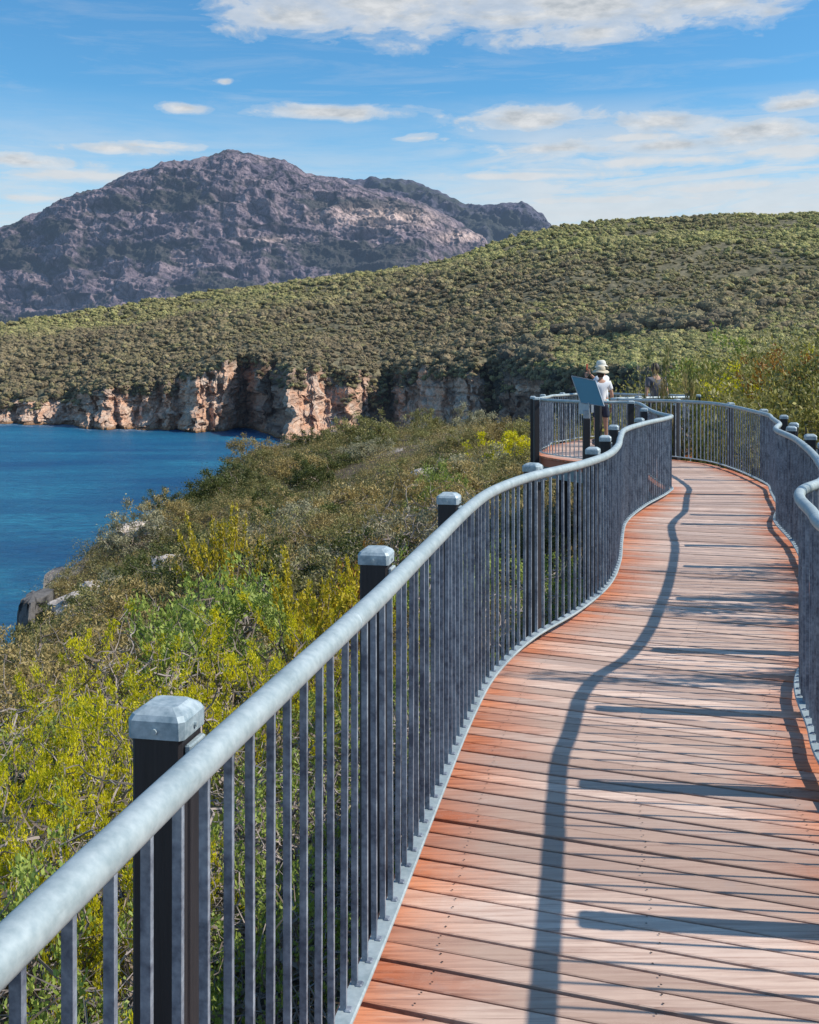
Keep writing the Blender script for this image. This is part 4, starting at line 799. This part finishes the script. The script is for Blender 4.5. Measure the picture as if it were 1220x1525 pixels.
def clumps(name, label, n, dmin, dmax, u0, u1, rad0, mat, per, seed, L=.06, thr=-.2, pw=.75):
    r = np.random.RandomState(seed); u_ = r.uniform(u0, u1, n); lim = np.minimum(interp(u_, DE) - 1, dmax); d = dmin * (lim / dmin) ** (r.rand(n) ** pw); x = (u_ - UC) / F * d; z = gz(x, d); k_ = (fbm(x / 6, d / 6, oct=3, seed=seed) > thr)
    k_ &= ~((x > np.interp(d, Lc[:, 1], Lc[:, 0]) - .5) & (d < 27) & (x < np.interp(d, Rr[:, 1], Rr[:, 0]) + .4)); x, d, z = x[k_], d[k_], z[k_]; n = len(x); sc = rad0 * r.uniform(.5, 1.5, n) * (1 + d / 70)
    dr_ = r.normal(size=(n, per, 3)); dr_[..., 2] = np.abs(dr_[..., 2]) ; dr_ /= np.linalg.norm(dr_, axis=2)[..., None]; q = dr_ * (r.uniform(.55, 1.1, (n, per)) * (1 + .3 * np.sin(np.arctan2(dr_[..., 1], dr_[..., 0]) * 3 + r.rand(n)[:, None] * 6)))[..., None]; q[..., 2] *= .8
    P = (np.stack([x, d, z - .05], 1)[:, None, :] + q * sc[:, None, None]).reshape(-1, 3); m_ = n * per; a = dr_.reshape(-1, 3) * .7 + r.normal(size=(m_, 3)) * .5; a /= np.linalg.norm(a, axis=1)[:, None]; b = np.cross(a, r.normal(size=(m_, 3))); b /= np.linalg.norm(b, axis=1)[:, None]
    ll = (L * r.uniform(.6, 1.4, m_) * np.repeat(.8 + d / 75, per))[:, None]; Q = np.stack([P, P + a * ll * .5 + b * ll * .22, P + a * ll, P + a * ll * .5 - b * ll * .22], 1).reshape(-1, 3)
    me = np_mesh(name, Q, [np.arange(m_ * 4).reshape(-1, 4)], attrs={'tint': np.repeat(np.clip(r.rand(m_) * .5 + np.repeat(r.rand(n), per) * .55, 0, 1), 4)})
    return tag(link(name, me, None, [M[mat]]), label, 'ground cover', kind='stuff')
clumps('low_heath', 'rounded brown heath bushes covering the headland slope', 3800, 13, 150, -150, 860, .42, 'leaf_brown', 170, 31)
clumps('low_heath', 'rounded olive heath bushes mixed over the headland slope', 2200, 13, 150, -150, 860, .46, 'leaf_olive', 170, 32, thr=-.1)
clumps('low_heath', 'grey green heath bushes dotted over the headland slope', 1300, 11, 150, -150, 860, .42, 'leaf_grey', 150, 33, thr=0)
clumps('low_heath', 'dark green low bushes towards the far edge of the headland', 1000, 40, 150, 250, 880, .6, 'leaf_dark', 170, 34, thr=0, pw=.4)
clumps('dense_bush', 'dense bronze green bushes massed behind the right fence', 420, 24, 75, 950, 1700, 1.5, 'leaf_right', 900, 36, L=.11, thr=-.6)
clumps('dense_bush', 'dense olive bushes massed behind the right fence', 200, 24, 80, 950, 1700, 1.6, 'leaf_olive', 900, 37, L=.11, thr=-.6)
clumps('low_heath', 'low bush filling the flat land right of the lookout', 3500, 24, 330, 930, 1700, .75, 'leaf_right', 160, 35)
# dry sticks on the ground
n = 7000; u_ = r.uniform(-400, 900, n); d = 2.3 * (22 / 2.3) ** r.rand(n); x = (u_ - UC) / F * d; z = gz(x, d) + r.rand(n) ** 2 * .45
inside = (x > np.interp(d, Lc[:, 1], Lc[:, 0]) - .2) & (d < 16); x, d, z = x[~inside], d[~inside], z[~inside]; n = len(x)
A = np.stack([x, d, z], 1); dirv = r.normal(size=(n, 3)) * [1, 1, .45]; dirv /= np.linalg.norm(dirv, axis=1)[:, None]; B = A + dirv * (r.uniform(.12, .55, n))[:, None]
nodes = np.empty((2 * n, 3)); nodes[0::2] = A; nodes[1::2] = B; T = dirv; S = np.cross(T, [.1, .2, 1]); S /= np.linalg.norm(S, axis=1)[:, None]; U = np.cross(T, S); rad = r.uniform(.002, .006, n)[:, None]; V = []
for k in range(3):
    a = 2 * np.pi * k / 3; dv = math.cos(a) * S + math.sin(a) * U; V += [A + dv * rad, B + dv * rad * .5]
V = np.stack(V, 1).reshape(-1, 3); base = (np.arange(n) * 6)[:, None]; Fs = np.vstack([np.concatenate([base + 2 * k, base + 2 * ((k + 1) % 3), base + 2 * ((k + 1) % 3) + 1, base + 2 * k + 1], 1) for k in range(3)])
tag(link('dry_sticks', np_mesh('dry_sticks', V, [Fs]), None, [M['dead']]), 'tangle of dry grey sticks under the near shrubs', 'twigs', kind='stuff')

# ---- boulders on the headland
IV3, IF3 = ico(3)
t = NT('granite_boulder'); v = t.obj(); n = t.noise(v, 2.5, 6, .7); M['boulder'] = t.pbr(t.mix(t.ramp(n, [(.36, 0.0), (.6, 1.0)]), (.26, .22, .19), (.66, .57, .49)), .9, 0, t.bump(t.noise(v, 6, 6, .7), .8, .1), .2)
def boulder(px, d, sx_, sy_, sz_, where, seed):
    x, y = ground_pt(px, d), d; v = IV3.copy(); k = 1 + .75 * fbm(v[:, 0] * 1.3 + seed, v[:, 1] * 1.3, v[:, 2] * 1.3, oct=4, seed=seed); q = np.sign(v) * np.abs(v) ** .7; v = q * k[:, None] * [sx_ * 1.25, sy_ * 1.2, sz_ * 1.15]
    o = link('boulder', np_mesh('boulder', v, [IF3], smooth=False), None, [M['boulder']]); o.location = (x, y, float(gz(np.array([x]), np.array([y]))[0]) + sz_ * .8); o.rotation_euler = (random.uniform(-.1, .1), random.uniform(-.1, .1), random.uniform(-.5, .5)); tag(o, where, 'boulder')
for i, b in enumerate([(120, 72, 1.7, 1.5, .6, 'long pale granite slab near the cliff edge, left of the headland'), (156, 75, 1.2, 1.1, .45, 'smaller pale slab right beside the long granite slab'), (118, 45, .8, .7, .75, 'squarish grey boulder in the scrub below the pale slab'), (282, 62, 1.6, 1.3, .6, 'pale rock patch in the middle of the headland slope'), (238, 70, 1.2, 1.0, .5, 'small pale rock left of the mid slope rock patch'), (352, 24, .35, .3, .25, 'small rounded white stone among the green shrubs'), (690, 88, 2.4, 1.5, .7, 'flat pale rock in the scrub right before the lookout'), (638, 86, 1.6, 1.3, .8, 'pointed grey rock left of the flat pale rock'), (200, 86, 1.5, 1.2, .6, 'low pale rock on the upper edge of the headland'), (405, 60, 1.2, 1.0, .5, 'pale rock half hidden in scrub at the middle right of the slope'), (165, 60, 1.1, .9, .45, 'pale rock below the long granite slab')]): boulder(*b, seed=30 + i)

gx, gy = np.meshgrid(np.linspace(0, 1, 40), np.linspace(0, 1, 60)); ang = gx * 2 * np.pi; rdx = np.sign(np.cos(ang)) * np.abs(np.cos(ang)) ** .6 * .85; rdy = np.sign(np.sin(ang)) * np.abs(np.sin(ang)) ** .6 * 2.6; zz = gy * 7.2 - 7.0
w1_, e1_, _ = worley(np.cos(ang) * 1.6 + np.sin(ang) * 2.2 + 9, zz / 2.8, 12); k = 1 + (w1_ - .5) * .45 + .25 * fbm(np.cos(ang) * 2, np.sin(ang) * 2, zz / 1.5, oct=4, seed=13) - .25 * gy ** 4
VV = np.stack([rdx * k, rdy * k, zz], -1).reshape(-1, 3); FF = gridfaces(60, 40); VV = np.vstack([VV, [(0, 0, .35)]]); capf = [[59 * 40 + i, 59 * 40 + i + 1, len(VV) - 1] for i in range(39)]
me = np_mesh('rock_buttress', VV, [FF, np.array(capf)], attrs={'crack_shade': np.append(((e1_ < .1) * .9).ravel(), 0)}); t = NT('buttress_rock'); v = t.pos(); M['butt'] = t.pbr(t.mix(t.attr('crack_shade'), t.mix(t.noise(t.map(v, (1, 1, .4)), 2.2, 6, .7), (.05, .05, .055), (.26, .24, .22)), (.02, .02, .02)), .9, 0, t.bump(t.noise(v, 5, 6, .7), .8, .15), .2)
o = link('rock_buttress', me, None, [M['butt']]); o.location = ((50 - UC) / F * 73, 73, -13.9); tag(o, 'dark grey vertical rock buttress at the left tip of the headland above the sea', 'rock')
# ------------------------------------------------------------------ information sign
sg = empty('information_sign', (2.98, 18.1, 0)); tag(sg, 'tilted information board, blue with sky reflection, on a dark post outside the lookout fence', 'sign')
m = MB(); m.box((0, 0, -.35), (.115, .115, 2.6), bev=.008); m.build('post', M['post'], sg)
m = MB(); m.box((0, 0, 1.02), (.10, .10, .14), bev=.006)
m.box((.05, .05, 1.13), (.05, .2, .16), rotz(.5)); m.box((-.03, .03, 1.12), (.012, .24, .20), rotz(.6)); m.build('bracket', M['signmetal'], sg)
tl = np.array([-.235, .10, 1.665]); tr_ = np.array([.135, -.12, 1.585]); bl = np.array([-.09, .02, 1.215]); br_ = np.array([.265, -.20, 1.165])
nr_ = np.cross(tr_ - tl, bl - tl); nr_ /= np.linalg.norm(nr_); th_ = nr_ * .018
m = MB(); P = [tl, tr_, br_, bl]; m.add([p for p in P] + [p - th_ if nr_[1] < 0 else p + th_ for p in P], [(0, 1, 2, 3), (7, 6, 5, 4), (0, 4, 5, 1), (1, 5, 6, 2), (2, 6, 7, 3), (3, 7, 4, 0)]); m.build('sign_panel', M['sign'], sg)
m = MB()
for a, b in ((tl, tr_), (tr_, br_), (br_, bl), (bl, tl)): m.tube([a, b], .0085, 6)
m.build('sign_frame', M['signmetal'], sg)

# ------------------------------------------------------------------ people
def skin_mesh(name, verts, edges, radii, mat, parent, root=0, sub=2, loc=(0, 0, 0)):
    me = bpy.data.meshes.new(name); me.from_pydata(verts, edges, []); o = bpy.data.objects.new(name, me); COL.objects.link(o)
    md = o.modifiers.new('skin', 'SKIN'); md.use_smooth_shade = True; lay = me.skin_vertices[0] if len(me.skin_vertices) else None
    if lay is None:
        bpy.context.view_layer.objects.active = o; o.select_set(True); bpy.ops.mesh.customdata_skin_add(); o.select_set(False); lay = me.skin_vertices[0]
    for i, rr in enumerate(radii): lay.data[i].radius = rr if isinstance(rr, tuple) else (rr, rr)
    for i, sv in enumerate(lay.data): sv.use_root = (i == root)
    s = o.modifiers.new('sub', 'SUBSURF'); s.levels = s.render_levels = sub
    bpy.context.view_layer.update(); dg = bpy.context.evaluated_depsgraph_get(); me2 = bpy.data.meshes.new_from_object(o.evaluated_get(dg)); bpy.data.objects.remove(o)
    for p in me2.polygons: p.use_smooth = True
    me2.name = name; me2.materials.clear(); o2 = link(name, me2, parent, [mat]); o2.location = loc; return o2
def lathe(prof, seg=24):
    V = []; n = len(prof)
    for rr, z in prof:
        for k in range(seg): a = 2 * math.pi * k / seg; V.append((rr * math.cos(a), rr * math.sin(a), z))
    return V, [(i * seg + k, i * seg + (k + 1) % seg, (i + 1) * seg + (k + 1) % seg, (i + 1) * seg + k) for i in range(n - 1) for k in range(seg)]
def head_mesh(c, yaw, r=.1):
    """oval head with brow, nose, chin, eye sockets and ears; +X is the face before yaw"""
    v = IV3.copy(); x, y_, z = v[:, 0].copy(), v[:, 1].copy(), v[:, 2].copy()
    v[:, 0] = x * .98; v[:, 1] = y_ * .78 * (1 - .18 * np.clip(-z, 0, 1)); v[:, 2] = z * 1.22
    v[:, 0] += .22 * np.exp(-((y_ / .14) ** 2 + ((z + .12) / .18) ** 2)) * (x > 0)      # nose
    v[:, 0] -= .10 * np.exp(-(((np.abs(y_) - .33) / .14) ** 2 + ((z - .05) / .10) ** 2)) * (x > 0)   # eyes
    v[:, 0] += .05 * np.exp(-((y_ / .25) ** 2 + ((z + .45) / .06) ** 2)) * (x > 0)      # lips
    v[:, 1] += np.sign(y_) * .16 * np.exp(-((x / .13) ** 2 + (z / .2) ** 2)) * (np.abs(y_) > .8)     # ears
    return (v * r) @ rotz(yaw).T + np.array(c), IF3.tolist()
def hand(wrist, direction, palmn, parts):
    d = np.array(direction, float); d /= np.linalg.norm(d); n = np.array(palmn, float); n -= d * np.dot(n, d); n /= np.linalg.norm(n); s = np.cross(d, n); w = np.array(wrist)
    pv = [w, w + d * .045, w + d * .085]; parts.append((pv, [(0, 1), (1, 2)], [(.022, .022), (.036, .015), (.038, .014)]))
    for k, L in enumerate((.062, .075, .072, .056)):
        b = w + d * .085 + s * (-.030 + .020 * k); parts.append(([b, b + d * L * .45 + n * .004, b + d * L * .8 + n * .014, b + d * L + n * .028], [(0, 1), (1, 2), (2, 3)], [.009, .0085, .008, .007]))
    b = w + d * .03 - s * .03; parts.append(([b, b - s * .025 + d * .02, b - s * .034 + d * .05 + n * .012], [(0, 1), (1, 2)], [.011, .010, .008]))
def person(loc, yaw, H, label, outfit, pose):
    root = empty('person', loc, yaw); tag(root, label, 'person'); k = H / 1.72
    sc = lambda v: tuple(np.array(v) * k)
    # joints, facing +X; y = left
    if pose == 'phone': Larm = [(0, .19, 1.40), (.12, .26, 1.18), (.32, .13, 1.40)]; Rarm = [(0, -.19, 1.40), (.16, -.22, 1.24), (.34, -.06, 1.48)]
    elif pose == 'rail': Larm = [(0, .18, 1.40), (.05, .28, 1.14), (.26, .20, 1.12)]; Rarm = [(0, -.18, 1.40), (.04, -.27, 1.14), (.27, -.18, 1.12)]
    else: Larm = [(0, .18, 1.40), (-.02, .25, 1.12), (.03, .26, .87)]; Rarm = [(0, -.18, 1.40), (-.02, -.25, 1.12), (.04, -.25, .87)]
    V = [(0, 0, .92), (.0, 0, 1.08), (.01, 0, 1.25), (0, 0, 1.38), (0, 0, 1.47), (.02, 0, 1.56)] + Larm + Rarm + [(0, .10, .88), (.02, .11, .48), (-.01, .11, .09), (.13, .13, .03), (0, -.10, .88), (.0, -.12, .48), (-.03, -.12, .09), (.10, -.15, .03)]
    E = [(0, 1), (1, 2), (2, 3), (3, 4), (4, 5), (3, 6), (6, 7), (7, 8), (3, 9), (9, 10), (10, 11), (0, 12), (12, 13), (13, 14), (14, 15), (0, 16), (16, 17), (17, 18), (18, 19)]
    RR = [(.13, .10), (.12, .09), (.135, .10), (.11, .08), .05, .052, .055, .040, .027, .055, .040, .027, .085, .055, .035, .03, .085, .055, .035, .03]
    RR = [tuple(np.array(x if isinstance(x, tuple) else (x, x)) * k) for x in RR]
    skin_mesh('body', [sc(v) for v in V], E, RR, M['skin'], root)
    hc = np.array([.035, 0, 1.625]) * k; hv, hf = head_mesh(hc, 0, .098 * k); m = MB(); m.add(hv, hf); m.build('head', M['skin'], root, smooth=True)
    for arm in (Larm, Rarm):
        w = np.array(arm[2]) * k; d = np.array(arm[2]) - np.array(arm[1]); parts = []; hand(w, d + (np.array([0, 0, .3]) if pose == 'phone' else 0), (0, -np.sign(arm[2][1]), 0) if pose != 'rail' else (0, 0, -1), parts)
        Vh, Eh, Rh = [], [], []
        hm = None
        allV, allE, allR = [], [], []
        for pv, pe, pr in parts:
            b = len(allV); allV += [tuple(p) for p in pv]; allE += [(a_ + b, c_ + b) for a_, c_ in pe]; allR += pr
        # each finger is rooted in the palm end
        for q in range(1, 6):
            st = 3 + (q - 1) * 4 if q < 5 else 19
            allE.append((2 if q < 5 else 1, st))
        skin_mesh('hand', allV, allE, allR, M['skin'], root, sub=1)
    # hair
    hv2 = IV3.copy(); keep_ = [f for f in IF3.tolist() if np.mean([hv2[i][2] for i in f]) > -.15 - .9 * (np.mean([hv2[i][0] for i in f]) < -.1) and not (np.mean([hv2[i][0] for i in f]) > .45 and np.mean([hv2[i][2] for i in f]) < .62)]
    hv2 = hv2 * [1.06, .88, 1.30] * (1 + .06 * fbm(hv2[:, 0] * 4, hv2[:, 1] * 4, hv2[:, 2] * 4, seed=4))[:, None] * .10 * k + hc; m = MB(); m.add(hv2, keep_); m.build('hair', M[outfit['hair']], root, smooth=True)
    # shirt: torso and short sleeves
    sV = [(0, 0, .93), (.0, 0, 1.08), (.01, 0, 1.25), (0, 0, 1.385), (0, 0, 1.435)]; sE = [(0, 1), (1, 2), (2, 3), (3, 4)]; sR = [(.155, .125), (.145, .11), (.155, .12), (.125, .095), (.06, .06)]
    for arm in (Larm, Rarm):
        a, b = np.array(arm[0]), np.array(arm[1]); i = len(sV); sV += [tuple(a), tuple(a + (b - a) * .62)]; sE += [(3, i), (i, i + 1)]; sR += [(.075, .075), (.068, .068)]
    skin_mesh('shirt', [sc(v) for v in sV], sE, [tuple(np.array(x) * k) for x in sR], M[outfit['shirt']], root)
    sV = [(0, 0, .98), (0, 0, .88), (0, .10, .84), (.01, .11, .60), (0, -.10, .84), (.0, -.12, .60)]; skin_mesh('shorts', [sc(v) for v in sV], [(0, 1), (1, 2), (2, 3), (1, 4), (4, 5)], [tuple(np.array(x) * k) for x in [(.15, .12), (.15, .12), (.10, .10), (.095, .095), (.10, .10), (.095, .095)]], M[outfit['shorts']], root)
    for s_ in (V[15], V[19]):
        f = np.array(s_) * k; skin_mesh('shoe', [tuple(f + np.array([-.15, 0, .015]) * k), tuple(f + np.array([-.05, 0, .015]) * k), tuple(f + np.array([.05, 0, 0]) * k)], [(0, 1), (1, 2)], [(.042, .042), (.046, .04), (.044, .03)], M['shoe'], root)
    if outfit.get('hat'):
        brim = outfit.get('brim', .19); V0, F0 = lathe([(.10, .03), (brim * .8, .018), (brim, -.012), (brim - .004, -.018), (.10, .018), (.108, .02), (.106, .06), (.097, .105), (.075, .128), (.03, .137), (.001, .138)]); V0 = np.array(V0) * k; V0[:, 2] += .01 * np.sin(np.arctan2(V0[:, 1], V0[:, 0]) * 3) * (np.hypot(V0[:, 0], V0[:, 1]) > .12 * k)
        tl_ = outfit.get('tilt', .1); Ry = np.array([[math.cos(tl_), 0, math.sin(tl_)], [0, 1, 0], [-math.sin(tl_), 0, math.cos(tl_)]]); V0 = V0 @ Ry.T + hc + np.array([-.01, 0, .035]) * k; m = MB(); m.add(V0, F0); m.build('hat', M[outfit['hat']], root, smooth=True)
    return root, k
zl = .082
person((4.47, 24.9, zl), R(138), 1.82, 'person in white t-shirt and light sun hat raising a phone at the lookout rail', dict(shirt='white_shirt', shorts='teal', hair='hair', hat='white_hat', brim=.15), 'phone')
person((4.26, 23.9, zl), R(95), 1.70, 'person in white t-shirt, dark shorts and straw sun hat standing at the lookout', dict(shirt='white_shirt', shorts='navy', hair='hair', hat='hat', brim=.19, tilt=-.12), 'stand')
person((5.36, 23.35, zl), R(110), 1.80, 'dark haired person in grey shirt partly hidden behind the bush right of the lookout', dict(shirt='grey_shirt', shorts='navy', hair='hair'), 'stand')
ph = MB(); ph.box((0, 0, 0), (.012, .075, .15), bev=.004); o = ph.build('phone', M['phone'], None); o.location = (4.16, 25.17, zl + 1.74); o.rotation_euler = (0, 0, R(138)); tag(o, 'phone held up in the hand of the person in the light sun hat', 'phone')

# ------------------------------------------------------------------ camera, sun, sky
cam = bpy.data.cameras.new('camera'); co = bpy.data.objects.new('camera', cam); COL.objects.link(co); scene.camera = co
co.location = (0, 0, EYE); co.rotation_euler = (R(90), 0, 0); cam.sensor_fit = 'HORIZONTAL'; cam.sensor_width = 36; cam.lens = 36 * F / 1220; cam.shift_y = -(762.5 - HY) / 1220; cam.clip_start = .05; cam.clip_end = 60000
SUN_EL, SUN_AZ = R(43.5), R(96.0)      # azimuth from +Y towards +X
sd_ = Vector((math.sin(SUN_AZ) * math.cos(SUN_EL), math.cos(SUN_AZ) * math.cos(SUN_EL), math.sin(SUN_EL)))
sl = bpy.data.lights.new('sun', 'SUN'); sl.energy = 5.0; sl.angle = R(.53); sl.color = (1, .94, .85); so = bpy.data.objects.new('sun', sl); COL.objects.link(so); so.rotation_euler = sd_.to_track_quat('Z', 'Y').to_euler(); so.location = (30, 0, 40)
w = bpy.data.worlds.new('World'); scene.world = w; w.use_nodes = True; nt = w.node_tree; nt.nodes.clear()
t = NT.__new__(NT); t.t = nt; t.out = nt.nodes.new('ShaderNodeOutputWorld')
sky = t.n('ShaderNodeTexSky', sky_type='NISHITA', sun_disc=False, sun_elevation=SUN_EL, sun_rotation=SUN_AZ, altitude=50, air_density=1.0, dust_density=.4, ozone_density=2.2)
d = t.n('ShaderNodeTexCoord').outputs['Generated']; sp = t.n('ShaderNodeSeparateXYZ', {0: d}); az = t.math('ARCTAN2', sp.outputs[0], sp.outputs[1]); el = t.math('ARCSINE', sp.outputs[2])
base = t.n('ShaderNodeCombineXYZ', {0: az, 1: el, 2: 0.0}).outputs[0]
nA = t.noise(t.map(base, (9, 26, 1), (3.1, 1.7, 0)), 1.6, 8, .62, .35); nB = t.noise(t.map(base, (4, 34, 1), (7, 2, 0)), 1.5, 8, .68, .5); nC = t.noise(t.map(base, (22, 60, 1), (1, 5, 0)), 1.5, 6, .6)
def ell(px, py, rx, ry, amp=.85):
    a0 = math.atan((px - UC) / F); e0 = math.atan((HY - py) / F * math.cos(a0)); X_ = t.math('MULTIPLY', t.math('SUBTRACT', az, a0), F / rx); Y_ = t.math('MULTIPLY', t.math('SUBTRACT', el, e0), F / ry)
    dd = t.math('SQRT', t.math('ADD', t.math('MULTIPLY', X_, X_), t.math('MULTIPLY', Y_, Y_)))
    return t.math('ADD', t.math('SUBTRACT', 1.0, dd), t.math('MULTIPLY', t.math('SUBTRACT', nA, .5), amp * 2.6))
cl = None
for e in [(610, 0, 270, 62), (860, 5, 300, 68), (440, 22, 140, 42), (1040, 0, 170, 45), (880, 50, 120, 26), (276, 161, 46, 10), (505, 168, 125, 15), (790, 180, 140, 24), (985, 182, 110, 24), (1200, 152, 70, 15), (335, 122, 20, 7), (1010, 215, 190, 14), (820, 222, 120, 14), (1150, 195, 120, 24), (180, 222, 120, 12), (30, 240, 130, 16)]:
    m_ = ell(*e); cl = m_ if cl is None else t.math('MAXIMUM', cl, m_)
cs = None
for e in [(1010, 238, 300, 13), (780, 262, 190, 9), (1120, 275, 220, 14), (900, 298, 240, 10), (1150, 318, 200, 9), (625, 206, 60, 10), (1190, 225, 100, 16), (150, 262, 200, 13), (60, 296, 120, 9), (230, 218, 90, 8), (940, 205, 150, 12)]:
    m_ = ell(*e, amp=1.1); cs = m_ if cs is None else t.math('MAXIMUM', cs, m_)
bank = t.math('MULTIPLY', t.math('MULTIPLY', t.ramp(t.math('ADD', az, .5), [(.46, .0), (.62, 1.0)]), t.ramp(t.math('MULTIPLY', el, 4.0), [(.44, 1.0), (.80, .75), (1.0, 0.0)])), t.ramp(nB, [(.38, .05), (.54, 1.0)]))
soft = t.math('MAXIMUM', t.ramp(cs, [(-.0, 0.0), (.30, .50), (.8, .92)], 'EASE'), t.math('MULTIPLY', bank, .9))
dens = t.ramp(cl, [(-.0, 0.0), (.18, .22), (.45, .70), (.9, .97)], 'EASE')
elb = t.ramp(t.math('MULTIPLY', el, 4.0), [(.0, .9), (.56, .9), (.82, .35), (.98, .0)]); azr = t.ramp(t.math('ADD', az, .5), [(.10, .8), (.30, .6), (.46, .6), (.60, 1.0)])
thin = t.math('MULTIPLY', t.math('MULTIPLY', t.ramp(nB, [(.34, 0.1), (.60, .97)]), elb), azr)
alld = t.math('MAXIMUM', t.math('MAXIMUM', dens, soft), thin); wisp = t.math('MULTIPLY', t.ramp(nB, [(.50, 0.0), (.80, .45)]), t.ramp(t.math('MULTIPLY', el, 2.5), [(.2, 1.0), (.9, .35)])); alld = t.math('MAXIMUM', alld, wisp)
shade = t.math('MULTIPLY', t.ramp(nC, [(.38, 0.0), (.66, 1.0)]), t.ramp(cl, [(.25, .2), (.9, 1.0)]))
ccol = t.mix(shade, (.80, .82, .84), (.50, .55, .60)); ccol = t.mix(t.ramp(t.math('MULTIPLY', el, 4.0), [(.3, .30), (.8, 0.0)]), ccol, (.60, .74, .86))
skyc0 = t.n('ShaderNodeHueSaturation', {'Saturation': 1.3, 'Value': 1.0, 'Color': sky.outputs[0]}).outputs[0]
skyc = t.mix(1.0, skyc0, (.76, 1.06, 1.07), 'MULTIPLY')
skyc = t.mix(t.ramp(t.math('MULTIPLY', el, 4.0), [(.0, .85), (.45, .55), (.75, .22), (1.0, 0.04)]), skyc, (4.2, 5.4, 6.2))
b1 = t.n('ShaderNodeBackground', {'Color': skyc, 'Strength': .15}); b2 = t.n('ShaderNodeBackground', {'Color': ccol, 'Strength': .92})
mx = t.n('ShaderNodeMixShader', {0: alld}); nt.links.new(b1.outputs[0], mx.inputs[1]); nt.links.new(b2.outputs[0], mx.inputs[2]); nt.links.new(mx.outputs[0], t.out.inputs[0])
scene.view_settings.view_transform = 'Standard'; scene.view_settings.look = 'None'; scene.view_settings.exposure = 0; scene.view_settings.gamma = 1
scene.render.engine = 'CYCLES'; scene.cycles.max_bounces = 6; scene.cycles.transparent_max_bounces = 4; scene.cycles.use_denoising = True
w.cycles.sampling_method = 'MANUAL'; w.cycles.sample_map_resolution = 512
